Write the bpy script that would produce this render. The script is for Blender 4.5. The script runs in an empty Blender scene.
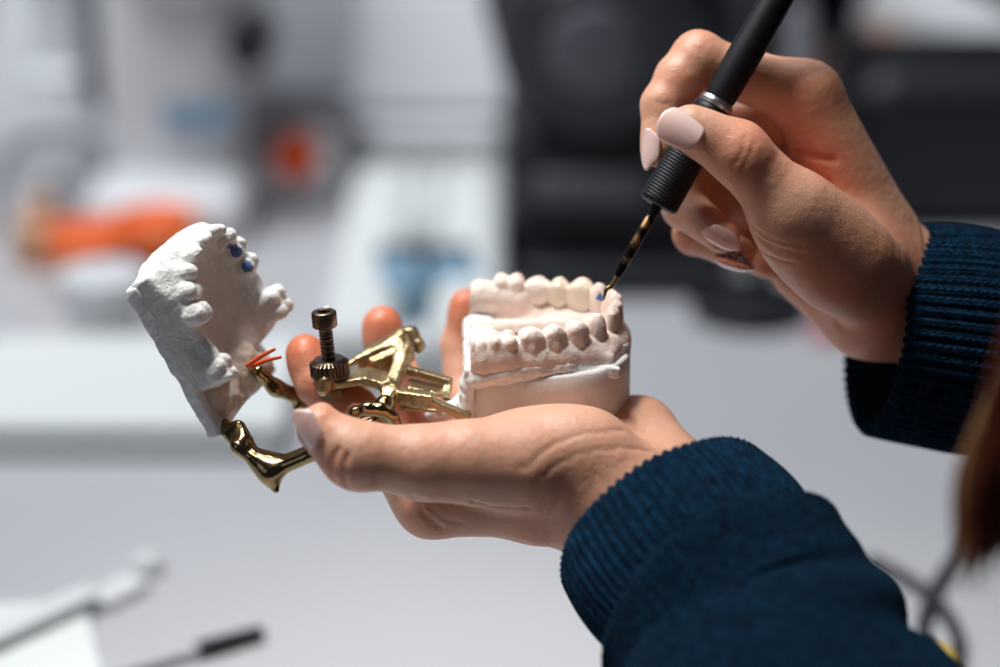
import bpy, bmesh, math, random
import numpy as np
from mathutils import Vector, Matrix
random.seed(7); rng = np.random.default_rng(7)
PI = math.pi
SC = bpy.context.scene
COL = SC.collection

# ------------------------------------------------------------------ camera, world, lights, exposure
PITCH = math.radians(20)
CAM = np.array([0.0, 0.0, 1.25])
Rv = np.array([1.0, 0, 0]); Uv = np.array([0, math.sin(PITCH), math.cos(PITCH)]); Fv = np.array([0, math.cos(PITCH), -math.sin(PITCH)])
D0 = 850.0            # focus distance, mm
TABLE_Z = 0.74
cd = bpy.data.cameras.new('camera'); cam = bpy.data.objects.new('camera', cd); COL.objects.link(cam)
cam.location = CAM; cam.rotation_euler = (PI/2 - PITCH, 0, 0)
cd.lens = 85; cd.sensor_width = 36; cd.clip_start = 0.05; cd.clip_end = 30
cd.dof.use_dof = True; cd.dof.focus_distance = 0.852; cd.dof.aperture_fstop = 2.8
SC.camera = cam
w = bpy.data.worlds.new('world'); SC.world = w; w.use_nodes = True
w.node_tree.nodes['Background'].inputs[0].default_value = (0.55, 0.66, 0.85, 1)
w.node_tree.nodes['Background'].inputs[1].default_value = 0.045

def area(name, loc, target, size, power, color=(1, 1, 1), sy=None):
    l = bpy.data.lights.new(name, 'AREA'); l.size = size; l.energy = power; l.color = color
    if sy: l.shape = 'RECTANGLE'; l.size_y = sy
    o = bpy.data.objects.new(name, l); COL.objects.link(o); o.location = loc
    o.rotation_euler = (Vector(target) - Vector(loc)).to_track_quat('-Z', 'Y').to_euler()
    return o
sl = bpy.data.lights.new('key_spot_light', 'SPOT'); sl.energy = 43; sl.spot_size = math.radians(36); sl.spot_blend = 1.0; sl.shadow_soft_size = 0.11; sl.color = (1.0, 0.96, 0.90)  # added key spot; its soft cone leaves the brush hand dimmer
so = bpy.data.objects.new('key_spot_light', sl); COL.objects.link(so); so.location = (-0.26, 0.82, 2.0)
so.rotation_euler = (Vector((-0.035, 0.80, 0.95))-so.location).to_track_quat('-Z', 'Y').to_euler()
area('rear_fill_light', (-0.2, 1.5, 2.35), (-0.15, 2.15, 0.85), 0.8, 15, (0.92, 0.96, 1.0), 0.3)  # added unseen fill that lifts the dim back of the bench
area('background_fill_light', (-0.75, 1.15, 2.3), (-0.35, 1.9, 0.85), 1.2, 19, (0.92, 0.96, 1.0), 0.5)  # added overhead fill, turned backwards to brighten the bench machines
area('window_light', (-1.7, -0.3, 1.9), (0.0, 1.0, 0.9), 1.0, 1.6, (0.86, 0.93, 1.0), 1.0)
vs = SC.view_settings; vs.view_transform = 'Standard'; vs.look = 'None'; vs.gamma = 1; vs.exposure = 0.0; vs.use_curve_mapping = False

# ------------------------------------------------------------------ coordinates
def P(px, py, w=0.0):          # photograph point at depth w (mm beyond the focus plane) -> camera-frame mm
    s = (D0 + w)*36/85/1000
    return np.array([(px-500)*s, (333.5-py)*s, w], float)
def world(pts):                # camera-frame mm -> world metres
    pts = np.asarray(pts, float)
    return CAM + (pts[..., 0:1]*Rv + pts[..., 1:2]*Uv + (pts[..., 2:3]+D0)*Fv)/1000.0
def W(px, py, w=0.0): return world(P(px, py, w))
def T(px, py, z=TABLE_Z):      # where the photograph's ray meets the height z
    d = Fv + Rv*(px-500)*36/85/1000 + Uv*(333.5-py)*36/85/1000
    t = (z-CAM[2])/d[2]
    return CAM + d*t

# ------------------------------------------------------------------ materials
def mat(name, col, rough=0.5, metal=0.0, sss=0.0, sss_rad=(1, .35, .2), sss_scale=0.004, bump=None, coat=0, emit=None, var=None, spec=0.5, sheen=0, alpha_trans=0):
    m = bpy.data.materials.new(name); m.use_nodes = True
    nt = m.node_tree; b = nt.nodes['Principled BSDF']
    b.inputs['Base Color'].default_value = (*col, 1); b.inputs['Roughness'].default_value = rough
    b.inputs['Metallic'].default_value = metal; b.inputs['Specular IOR Level'].default_value = spec
    if sss:
        b.inputs['Subsurface Weight'].default_value = sss; b.inputs['Subsurface Radius'].default_value = sss_rad
        b.inputs['Subsurface Scale'].default_value = sss_scale
    if coat: b.inputs['Coat Weight'].default_value = coat; b.inputs['Coat Roughness'].default_value = 0.06
    if sheen: b.inputs['Sheen Weight'].default_value = sheen; b.inputs['Sheen Roughness'].default_value = 0.5
    if alpha_trans: b.inputs['Transmission Weight'].default_value = alpha_trans
    tc = nt.nodes.new('ShaderNodeTexCoord')
    if bump:                   # list of (scale, distance in m, detail)
        prev = None
        for sc_, dist, det in bump:
            n = nt.nodes.new('ShaderNodeTexNoise'); n.inputs['Scale'].default_value = sc_; n.inputs['Detail'].default_value = det
            nt.links.new(tc.outputs['Object'], n.inputs['Vector'])
            bp = nt.nodes.new('ShaderNodeBump'); bp.inputs['Distance'].default_value = dist; bp.inputs['Strength'].default_value = 1
            nt.links.new(n.outputs['Fac'], bp.inputs['Height'])
            if prev: nt.links.new(prev.outputs['Normal'], bp.inputs['Normal'])
            prev = bp
        nt.links.new(prev.outputs['Normal'], b.inputs['Normal'])
    if var:                    # (scale, colour2, detail, lo, hi)
        n = nt.nodes.new('ShaderNodeTexNoise'); n.inputs['Scale'].default_value = var[0]; n.inputs['Detail'].default_value = var[2]
        nt.links.new(tc.outputs['Object'], n.inputs['Vector'])
        mr = nt.nodes.new('ShaderNodeMapRange'); mr.inputs[1].default_value = var[3]; mr.inputs[2].default_value = var[4]
        nt.links.new(n.outputs['Fac'], mr.inputs[0])
        mx = nt.nodes.new('ShaderNodeMix'); mx.data_type = 'RGBA'
        mx.inputs[6].default_value = (*col, 1); mx.inputs[7].default_value = (*var[1], 1)
        nt.links.new(mr.outputs[0], mx.inputs[0]); nt.links.new(mx.outputs[2], b.inputs['Base Color'])
    if emit: b.inputs['Emission Color'].default_value = (*emit[0], 1); b.inputs['Emission Strength'].default_value = emit[1]
    return m

M = {}
M['skin'] = mat('skin', (0.72, 0.43, 0.31), 0.42, sss=0.35, bump=[(1300, 0.00018, 3), (420, 0.00022, 3), (90, 0.0006, 2)], sss_scale=0.004)
def skin_nodes():
    nt = M['skin'].node_tree; b = nt.nodes['Principled BSDF']
    a = nt.nodes.new('ShaderNodeAttribute'); a.attribute_name = 'flush'
    tc = nt.nodes.new('ShaderNodeTexCoord'); n = nt.nodes.new('ShaderNodeTexNoise'); n.inputs['Scale'].default_value = 60; n.inputs['Detail'].default_value = 4
    nt.links.new(tc.outputs['Object'], n.inputs['Vector'])
    ad = nt.nodes.new('ShaderNodeMath'); ad.operation = 'MULTIPLY_ADD'; ad.inputs[1].default_value = 0.5
    nt.links.new(n.outputs['Fac'], ad.inputs[0])
    sb = nt.nodes.new('ShaderNodeMath'); sb.operation = 'SUBTRACT'; sb.inputs[1].default_value = 0.25
    nt.links.new(a.outputs['Fac'], sb.inputs[0]); nt.links.new(sb.outputs[0], ad.inputs[2])
    mx = nt.nodes.new('ShaderNodeMix'); mx.data_type = 'RGBA'; mx.clamp_factor = True
    mx.inputs[6].default_value = (0.70, 0.385, 0.26, 1); mx.inputs[7].default_value = (0.68, 0.16, 0.065, 1)
    nt.links.new(ad.outputs[0], mx.inputs[0]); nt.links.new(mx.outputs[2], b.inputs['Base Color'])
skin_nodes()
M['nail'] = mat('pink_nail_polish', (0.93, 0.60, 0.55), 0.2, coat=.5, sss=0.3)
M['glitter'] = mat('copper_glitter_polish', (0.45, 0.13, 0.06), 0.2, metal=0.6, coat=1.0, var=(1400, (0.62, 0.60, 0.60), 1, 0.52, 0.56))
M['plaster'] = mat('white_plaster', (0.80, 0.79, 0.77), 0.75, bump=[(900, 0.0005, 5), (160, 0.0012, 5)])
M['mount'] = mat('mounting_plaster', (0.80, 0.80, 0.79), 0.7, bump=[(300, 0.0006, 5)])
M['mountp'] = mat('beige_mounting_plaster', (0.72, 0.60, 0.50), 0.7, bump=[(250, 0.0008, 5)])
M['stone'] = mat('pink_die_stone', (0.83, 0.68, 0.60), 0.6, bump=[(900, 0.0002, 4), (140, 0.0005, 3)], sss=0.1, sss_scale=0.001)
M['stone_base'] = mat('pale_stone_base', (0.82, 0.79, 0.78), 0.55, bump=[(200, 0.0004, 4)], var=(60, (0.72, 0.66, 0.62), 4, 0.45, 0.7))
M['ivory'] = mat('ivory_porcelain', (0.80, 0.66, 0.51), 0.22, sss=0.3, sss_scale=0.002, coat=0.4)
M['brass'] = mat('cast_brass', (0.46, 0.345, 0.19), 0.36, metal=1.0, bump=[(700, 0.0004, 4), (160, .0005, 3)])
M['brass_dark'] = mat('dark_reflection_brass', (0.30, 0.22, 0.11), 0.16, metal=1.0, bump=[(300, 0.00015, 3)])  # polished brass with its dark reflections put into the base colour
M['bronze'] = mat('dark_bronze', (0.20, 0.15, 0.11), 0.3, metal=1.0, bump=[(700, 0.0001, 3)])
M['steel'] = mat('polished_steel', (0.80, 0.80, 0.82), 0.28, metal=1.0)
M['black'] = mat('black_lacquer_wood', (0.007, 0.007, 0.010), 0.5, spec=.3)
M['grip'] = mat('black_rubber_grip', (0.006, 0.006, 0.008), 0.5, spec=.35)
M['ferrule'] = mat('worn_gold_ferrule', (0.42, 0.24, 0.10), 0.35, metal=.9, var=(110, (0.012, 0.010, 0.010), 3, 0.34, 0.44))
M['redpin'] = mat('orange_red_plastic', (0.75, 0.09, 0.02), 0.4)
M['blue'] = mat('blue_ink', (0.08, 0.15, 0.38), 0.6)
M['table'] = mat('pale_grey_laminate', (0.52, 0.52, 0.54), 0.45, var=(3, (0.48, 0.48, 0.50), 2, 0.3, 0.7))
M['wall'] = mat('grey_wall_paint', (0.30, 0.31, 0.34), 0.8)
M['floor'] = mat('dark_grey_vinyl', (0.12, 0.12, 0.13), 0.6)
M['white'] = mat('white_plastic', (0.74, 0.75, 0.77), 0.4)
M['offwhite'] = mat('light_grey_plastic', (0.52, 0.52, 0.55), 0.45)
M['grey'] = mat('mid_grey_plastic', (0.28, 0.28, 0.31), 0.5)
M['pale'] = mat('pale_translucent_plastic', (0.74, 0.75, 0.76), 0.3)
M['slate'] = mat('slate_grey_reflection', (0.11, 0.11, 0.13), 0.4)  # grey colour standing for soft reflections on the black machine
M['dark'] = mat('black_plastic', (0.012, 0.012, 0.018), 0.45)
M['darkgrey'] = mat('charcoal_plastic', (0.035, 0.035, 0.045), 0.4)
M['orange'] = mat('orange_plastic', (0.88, 0.17, 0.03), 0.45)
M['redorange'] = mat('red_orange_plastic', (0.95, 0.10, 0.01), 0.45)
M['bluepl'] = mat('dusty_blue_plastic', (0.20, 0.34, 0.46), 0.5)
M['pink'] = mat('pink_plastic', (0.75, 0.18, 0.20), 0.5)
M['yellow'] = mat('yellow_paint', (0.75, 0.50, 0.05), 0.5)
M['tan'] = mat('tan_plastic', (0.60, 0.33, 0.20), 0.6)
M['paper'] = mat('white_paper', (0.76, 0.78, 0.77), 0.7)
M['clear'] = mat('frosted_clear_plastic', (0.85, 0.87, 0.88), 0.15, alpha_trans=0.85)

def knit_mat(name, c1, c2, ufreq, vfreq, rib=False):
    m = mat(name, c1, 0.95, sheen=0.05); nt = m.node_tree; b = nt.nodes['Principled BSDF']
    b.inputs['Sheen Tint'].default_value = (0.2, 0.5, 0.75, 1); b.inputs['Specular IOR Level'].default_value = 0.1
    uv = nt.nodes.new('ShaderNodeUVMap'); sp = nt.nodes.new('ShaderNodeSeparateXYZ'); nt.links.new(uv.outputs[0], sp.inputs[0])
    def mth(op, a, bb=None, cc=None):
        n = nt.nodes.new('ShaderNodeMath'); n.operation = op
        for i, v in enumerate((a, bb, cc)):
            if v is None: continue
            if isinstance(v, (int, float)): n.inputs[i].default_value = v
            else: nt.links.new(v, n.inputs[i])
        return n.outputs[0]
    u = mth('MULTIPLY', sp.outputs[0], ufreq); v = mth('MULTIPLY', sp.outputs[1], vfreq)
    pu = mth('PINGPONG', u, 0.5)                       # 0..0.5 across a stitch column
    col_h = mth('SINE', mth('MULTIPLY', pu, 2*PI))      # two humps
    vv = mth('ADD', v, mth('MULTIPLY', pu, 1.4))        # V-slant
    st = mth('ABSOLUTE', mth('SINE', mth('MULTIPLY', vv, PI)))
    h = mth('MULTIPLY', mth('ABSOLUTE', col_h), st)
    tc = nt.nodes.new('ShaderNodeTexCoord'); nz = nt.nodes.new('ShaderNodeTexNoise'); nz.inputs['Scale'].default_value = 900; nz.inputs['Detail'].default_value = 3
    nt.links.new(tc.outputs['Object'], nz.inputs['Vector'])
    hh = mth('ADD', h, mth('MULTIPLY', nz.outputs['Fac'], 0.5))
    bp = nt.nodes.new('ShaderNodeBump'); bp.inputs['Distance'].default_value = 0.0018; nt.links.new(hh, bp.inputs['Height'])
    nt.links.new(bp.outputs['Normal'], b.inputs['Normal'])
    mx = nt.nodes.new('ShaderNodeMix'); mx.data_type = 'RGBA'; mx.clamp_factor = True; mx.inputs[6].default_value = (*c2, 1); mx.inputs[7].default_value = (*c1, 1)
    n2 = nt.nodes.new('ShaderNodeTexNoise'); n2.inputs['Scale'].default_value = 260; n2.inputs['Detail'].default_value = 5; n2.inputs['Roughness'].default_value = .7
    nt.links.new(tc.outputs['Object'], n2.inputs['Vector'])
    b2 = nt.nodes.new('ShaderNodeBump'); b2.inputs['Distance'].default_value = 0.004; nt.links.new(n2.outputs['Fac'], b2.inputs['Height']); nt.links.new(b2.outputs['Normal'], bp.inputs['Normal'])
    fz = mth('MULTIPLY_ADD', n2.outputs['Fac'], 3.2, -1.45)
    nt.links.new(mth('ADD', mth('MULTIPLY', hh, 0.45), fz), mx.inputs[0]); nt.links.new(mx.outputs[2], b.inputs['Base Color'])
    return m
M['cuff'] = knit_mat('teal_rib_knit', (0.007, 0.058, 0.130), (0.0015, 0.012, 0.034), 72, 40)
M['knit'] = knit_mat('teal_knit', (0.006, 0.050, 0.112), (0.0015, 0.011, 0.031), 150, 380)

# ------------------------------------------------------------------ object helpers
def setp(o, label=None, cat=None, group=None, kind=None):
    if label: o['label'] = label
    if cat: o['category'] = cat
    if group: o['group'] = group
    if kind: o['kind'] = kind
    return o
def empty(name, loc, label, cat, group=None):
    o = bpy.data.objects.new(name, None); COL.objects.link(o); o.location = loc; o.empty_display_size = 0.02
    return setp(o, label, cat, group)
def link(name, verts, faces, material, parent=None, loc=None, smooth=True, uvs=None, mats=None, fmat=None, norms=None, attrs=None):
    """world-space verts -> object whose origin sits at loc (or its parent's origin)"""
    verts = np.asarray(verts, float)
    org = np.zeros(3)
    if parent is not None:
        p = parent; 
        while p is not None: org = org + np.array(p.location); p = p.parent
    elif loc is None:
        org = np.array([verts[:, 0].mean(), verts[:, 1].mean(), verts[:, 2].min()])
    else: org = np.array(loc, float)
    me = bpy.data.meshes.new(name); me.from_pydata((verts-org).tolist(), [], [list(map(int, f)) for f in faces])
    for mm in (mats or [material]): me.materials.append(mm)
    if fmat is not None: me.polygons.foreach_set('material_index', np.asarray(fmat, np.int32))
    me.polygons.foreach_set('use_smooth', [bool(smooth)]*len(me.polygons))
    if uvs is not None:
        l = me.uv_layers.new(name='UVMap'); l.data.foreach_set('uv', np.asarray(uvs, np.float32).ravel())
    if attrs:
        for k, v in attrs.items():
            a = me.attributes.new(k, 'FLOAT', 'POINT'); a.data.foreach_set('value', np.asarray(v, np.float32))
    me.update()
    if norms is not None: me.normals_split_custom_set_from_vertices([tuple(n) for n in norms])
    o = bpy.data.objects.new(name, me); COL.objects.link(o)
    if parent is not None: o.parent = parent
    else: o.location = org
    return o
def bm_link(name, bm, material, parent=None, smooth=False, bevel=None, loc=None):
    if bevel:
        es = [e for e in bm.edges if len(e.link_faces) == 2 and e.calc_face_angle(0) > 0.5]
        bmesh.ops.bevel(bm, geom=es, offset=bevel, segments=3, profile=0.5, affect='EDGES', clamp_overlap=True)
    bmesh.ops.recalc_face_normals(bm, faces=bm.faces)
    bm.verts.index_update()
    v = [tuple(x.co) for x in bm.verts]; f = [[q.index for q in p.verts] for p in bm.faces]; bm.free()
    o = link(name, v, f, material, parent, smooth=smooth, loc=loc)
    if smooth: o.data.set_sharp_from_angle(angle=0.7)
    return o
def bx(bm, c, s, rz=0, tilt=None):
    mtx = Matrix.Translation(Vector(c)) @ Matrix.Rotation(rz, 4, 'Z')
    if tilt: mtx = mtx @ Matrix.Rotation(tilt[0], 4, tilt[1])
    r = bmesh.ops.create_cube(bm, size=1)
    bmesh.ops.scale(bm, vec=s, verts=r['verts']); bmesh.ops.transform(bm, matrix=mtx, verts=r['verts'])
    return r['verts']
def frame_of(axis, ref=(0, 0, 1)):
    a = np.array(axis, float); a /= np.linalg.norm(a); r = np.array(ref, float)
    if abs(a @ r) > 0.95: r = np.array([1.0, 0, 0])
    b = np.cross(r, a); b /= np.linalg.norm(b); c = np.cross(a, b)
    return a, b, c
def lathe(p0, p1, prof, seg=48, radfn=None):
    """prof: list of (t along p0->p1 in 0..1, radius m). world space. returns verts, faces (closed with caps)"""
    p0 = np.array(p0, float); p1 = np.array(p1, float); a, b, c = frame_of(p1-p0)
    V, Fc = [], []
    for i, (t, r) in enumerate(prof):
        for k in range(seg):
            th = 2*PI*k/seg; rr = r if radfn is None else radfn(t, th, r)
            V.append(p0+(p1-p0)*t + rr*(math.cos(th)*b+math.sin(th)*c))
    n = len(prof)
    for i in range(n-1):
        for k in range(seg):
            k2 = (k+1) % seg
            Fc.append([i*seg+k, i*seg+k2, (i+1)*seg+k2, (i+1)*seg+k])
    Fc.append([k for k in range(seg)][::-1]); Fc.append([(n-1)*seg+k for k in range(seg)])
    return V, Fc
def lathe_link(name, p0, p1, prof, material, parent=None, seg=48, radfn=None):
    v, f = lathe(p0, p1, prof, seg, radfn)
    o = link(name, v, f, material, parent); o.data.set_sharp_from_angle(angle=0.6); return o
def spline(pts, n):
    pts = np.asarray(pts, float); m = len(pts)
    ts = np.linspace(0, m-1, n); out = []
    for t in ts:
        i = min(int(t), m-2); u = t-i
        p0 = pts[max(i-1, 0)]; p1 = pts[i]; p2 = pts[i+1]; p3 = pts[min(i+2, m-1)]
        out.append(0.5*((2*p1)+(-p0+p2)*u+(2*p0-5*p1+4*p2-p3)*u*u+(-p0+3*p1-3*p2+p3)*u**3))
    return np.array(out)
def tube(pts, rad, seg=10):
    pts = np.asarray(pts, float); n = len(pts); V, Fc = [], []
    rad = np.broadcast_to(rad, (n,))
    tg = np.gradient(pts, axis=0); ref = np.array([0.13, 0.21, 1.0]); b = None
    for i in range(n):
        a = tg[i]/np.linalg.norm(tg[i])
        if b is None: b = np.cross(ref, a)
        b = b-(b@a)*a; b /= np.linalg.norm(b); c = np.cross(a, b)
        for k in range(seg):
            th = 2*PI*k/seg; V.append(pts[i]+rad[i]*(math.cos(th)*b+math.sin(th)*c))
    for i in range(n-1):
        for k in range(seg):
            k2 = (k+1) % seg; Fc.append([i*seg+k, i*seg+k2, (i+1)*seg+k2, (i+1)*seg+k])
    Fc.append(list(range(seg))[::-1]); Fc.append([(n-1)*seg+k for k in range(seg)])
    return V, Fc

# ------------------------------------------------------------------ signed distance modelling
class Grid:
    def __init__(s, lo, hi, h):
        s.lo = np.array(lo, float); s.h = h
        s.n = np.ceil((np.array(hi, float)-s.lo)/h).astype(int)+1
        s.ax = [s.lo[i]+h*np.arange(s.n[i]) for i in range(3)]
    def new(s): return np.full(tuple(s.n), 50.0, np.float32)
    def box(s, lo, hi):
        a = np.clip(np.floor((np.array(lo)-s.lo)/s.h).astype(int), 0, s.n-1); b = np.clip(np.ceil((np.array(hi)-s.lo)/s.h).astype(int)+1, 0, s.n)
        return tuple(slice(x, y) for x, y in zip(a, b))
    def pts(s, sl):
        X, Y, Z = np.meshgrid(s.ax[0][sl[0]], s.ax[1][sl[1]], s.ax[2][sl[2]], indexing='ij')
        return np.stack([X, Y, Z], -1)
def smin(a, b, k):
    if k <= 0: return np.minimum(a, b)
    h = np.maximum(k-np.abs(a-b), 0)/k
    return np.minimum(a, b)-h*h*k*0.25
def smax(a, b, k): return -smin(-a, -b, k)
class Prim:
    def __init__(s, f, lo, hi): s.f = f; s.lo = np.array(lo, float); s.hi = np.array(hi, float)
def cap(a, b, ra, rb=None, wide=None, ratio=1.0):
    a = np.array(a, float); b = np.array(b, float); rb = ra if rb is None else rb
    d = b-a; L2 = max(d@d, 1e-6)
    if wide is not None: wide = np.array(wide, float); wide = wide/np.linalg.norm(wide)
    def f(p):
        q = p-a; t = np.clip((q@d)/L2, 0, 1); q = q-t[..., None]*d
        if wide is not None: q = q-wide*((q@wide)*(1-1/ratio))[..., None]
        return np.sqrt((q*q).sum(-1))-(ra+(rb-ra)*t)
    m = max(ra, rb)*max(ratio, 1)
    return Prim(f, np.minimum(a, b)-m, np.maximum(a, b)+m)
def ell(c, r, X=(1, 0, 0), Y=(0, 1, 0)):
    c = np.array(c, float); r = np.array(r, float)
    X = np.array(X, float); X /= np.linalg.norm(X); Y = np.array(Y, float); Y = Y-(Y@X)*X; Y /= np.linalg.norm(Y); Z = np.cross(X, Y)
    B = np.stack([X, Y, Z], 1)
    def f(p):
        q = (p-c)@B; k0 = np.sqrt(((q/r)**2).sum(-1)); k1 = np.sqrt(((q/(r*r))**2).sum(-1))+1e-6
        return k0*(k0-1)/k1
    m = r.max()
    return Prim(f, c-m, c+m)
def rbox(c, half, rad, X=(1, 0, 0), Y=(0, 1, 0)):
    c = np.array(c, float); half = np.array(half, float)
    X = np.array(X, float); X /= np.linalg.norm(X); Y = np.array(Y, float); Y = Y-(Y@X)*X; Y /= np.linalg.norm(Y); Z = np.cross(X, Y)
    B = np.stack([X, Y, Z], 1)
    def f(p):
        q = np.abs((p-c)@B)-half+rad
        return np.sqrt((np.maximum(q, 0)**2).sum(-1))+np.minimum(q.max(-1), 0)-rad
    m = np.linalg.norm(half)
    return Prim(f, c-m, c+m)
def put(g, D, prim, k=0.0, sub=False, mg=None):
    mg = (k+3*g.h) if mg is None else mg
    sl = g.box(prim.lo-mg, prim.hi+mg)
    if min(x.stop-x.start for x in sl) <= 0: return
    v = prim.f(g.pts(sl)).astype(np.float32)
    D[sl] = smax(D[sl], -v, k) if sub else smin(D[sl], v, k)
def nets(D, g):
    """surface nets: returns verts (grid space coords) and quads wound outwards for a right-handed frame"""
    S = D < 0; n0, n1, n2 = D.shape
    c = np.zeros((n0-1, n1-1, n2-1), np.int8)
    for i in (0, 1):
        for j in (0, 1):
            for k in (0, 1): c += S[i:n0-1+i, j:n1-1+j, k:n2-1+k]
    act = (c > 0) & (c < 8); idx = np.argwhere(act)
    vid = np.full(act.shape, -1, np.int64); vid[act] = np.arange(len(idx))
    acc = np.zeros((len(idx), 3)); cnt = np.zeros(len(idx))
    cor = np.array([[i, j, k] for i in (0, 1) for j in (0, 1) for k in (0, 1)])
    vals = np.stack([D[idx[:, 0]+q[0], idx[:, 1]+q[1], idx[:, 2]+q[2]] for q in cor], 1).astype(float)
    for a in range(8):
        for b in range(a+1, 8):
            if np.abs(cor[a]-cor[b]).sum() != 1: continue
            va, vb = vals[:, a], vals[:, b]; m = (va < 0) != (vb < 0)
            t = np.where(m, va/np.where(m, va-vb, 1), 0)
            acc += np.where(m[:, None], cor[a]+t[:, None]*(cor[b]-cor[a]), 0); cnt += m
    V = g.lo+g.h*(idx+acc/cnt[:, None])
    F = []
    for ax in range(3):
        o1, o2 = [(1, 2), (2, 0), (0, 1)][ax]
        sl0 = [slice(None)]*3; sl1 = [slice(None)]*3; sl0[ax] = slice(0, -1); sl1[ax] = slice(1, None)
        A = S[tuple(sl0)]; B = S[tuple(sl1)]
        ch = np.argwhere(A != B)
        ok = (ch[:, o1] > 0) & (ch[:, o2] > 0) & (ch[:, o1] < D.shape[o1]-1) & (ch[:, o2] < D.shape[o2]-1); ch = ch[ok]
        def cid(d1, d2):
            q = ch.copy(); q[:, o1] -= d1; q[:, o2] -= d2
            return vid[q[:, 0], q[:, 1], q[:, 2]]
        quad = np.stack([cid(1, 1), cid(0, 1), cid(0, 0), cid(1, 0)], 1)
        inside = A[ch[:, 0], ch[:, 1], ch[:, 2]]
        quad[~inside] = quad[~inside][:, ::-1]
        F.append(quad)
    return V, np.concatenate(F)
def relax(V, F, it=2, lam=0.5):
    e = np.concatenate([F[:, [0, 1]], F[:, [1, 2]], F[:, [2, 3]], F[:, [3, 0]]])
    for _ in range(it):
        acc = np.zeros_like(V); cnt = np.zeros(len(V))
        np.add.at(acc, e[:, 0], V[e[:, 1]]); np.add.at(cnt, e[:, 0], 1); np.add.at(acc, e[:, 1], V[e[:, 0]]); np.add.at(cnt, e[:, 1], 1)
        V = V+lam*(acc/cnt[:, None]-V)
    return V
def vnormals(V, F):
    n = np.cross(V[F[:, 2]]-V[F[:, 0]], V[F[:, 3]]-V[F[:, 1]]); N = np.zeros_like(V)
    for i in range(4): np.add.at(N, F[:, i], n)
    return N/(np.linalg.norm(N, axis=1)[:, None]+1e-12)
def merge(parts):
    V, F, off = [], [], 0
    for v, f in parts: V.append(v); F.append(f+off); off += len(v)
    return np.concatenate(V), np.concatenate(F)
def vnoise(p, sc, seed=0):       # cheap smooth pseudo noise in -1..1
    r = np.random.default_rng(seed); out = 0
    for i in range(6):
        k = r.normal(size=3); k /= np.linalg.norm(k); out = out+np.sin((p@k)*sc*(0.7+0.25*i)+r.uniform(0, 6.28))
    return out/6*1.6

# ------------------------------------------------------------------ the person
person = empty('person', W(1180, 360, 0), 'person in dark teal blue knit sweater holding a dental model and a black brush', 'person')

def finger(g, pts, rad, k=3.0, wide=None, ratio=1.0):
    D = g.new()
    for i in range(len(pts)-1):
        put(g, D, cap(pts[i], pts[i+1], rad[i], rad[i+1], wide, ratio), k if i else 0)
    return D
def build_hand(g, palm, fingers, grooves=(), kf=7.0, folds=()):
    D = g.new()
    for pr, k in palm: put(g, D, pr, k)
    out = D.copy()
    for fi in fingers:
        Fd = finger(g, fi['p'], fi['r'], fi.get('k', 3.0), fi.get('wide'), fi.get('ratio', 1.0))
        for pr, k in fi.get('extra', ()): put(g, Fd, pr, k)
        out = smin(out, smin(D, Fd, fi.get('kp', kf)), 1.2)
    for pr, k in grooves: put(g, out, pr, k, sub=True)
    if folds:                                    # shallow skin folds laid on the surface
        V, F = nets(out, g); sc_ = (D0+V[:, 2])*36/85/1000; q2 = np.stack([V[:, 0]/sc_+500, 333.5-V[:, 1]/sc_], 1)
        for pts, r, k in folds:
            pp = spline(pts, 5*len(pts)); prev = None
            for x, y in pp:
                m = (np.abs(q2-[x, y]) < 3).all(1)
                if not m.any(): prev = None; continue
                i = np.where(m)[0][V[m, 2].argmin()]; cur = V[i]+np.array([0, .3, -.68])
                if prev is not None and np.linalg.norm(prev-cur) < 8: put(g, out, cap(prev, cur, r), k, sub=True)
                prev = cur
    V, F = nets(out, g)
    return relax(V, F, 1, 0.4), F

# left hand: palm up under the articulator, thumb nearest to the camera
gL = Grid((-84, -150, -75), (95, 28, 105), 0.85)
wL = P(630, 505, 4)
axL = np.array([0.75, 0.50, 0.42])          # wide direction of the wrist
mI, mM, mR, mK = P(432, 500, 8), P(470, 478, 28), P(510, 462, 46), P(552, 450, 60)
palmL = [
    (cap(wL, P(560, 492, 6), 17, 16, axL, 1.35), 0),
    (cap(P(590, 492, 2), mI, 16, 12.5), 8), (cap(P(600, 485, 14), mM, 14, 12), 8),
    (cap(P(610, 475, 30), mR, 13, 11), 8), (cap(P(620, 468, 42), mK, 12, 10), 8),
    (cap(P(588, 462, -2), P(470, 458, -18), 16.5, 12), 9),          # thenar
    (ell(P(540, 452, -8), (27, 15.5, 15), (1, 0.08, -.2), (0, 1, 0)), 8),
    (cap(P(636, 434, 36), P(588, 440, 50), 13, 12), 9), (cap(P(640, 440, 28), P(690, 490, 8), 13.5, 14), 9), (cap(P(610, 440, 25), P(560, 452, 25), 12, 11), 8),           # heel of the palm
    (cap(wL, P(700, 590, -24), 17, 19, axL, 1.38), 10),
    (cap(P(700, 590, -24), P(790, 715, -60), 19, 25, axL, 1.3), 12),
    (cap(P(580, 468, -4), P(655, 535, -15), 16, 16.5), 13),
    (cap(P(655, 462, 14), P(720, 520, -4), 3.0, 2.0), 6),           # tendons
]
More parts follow.
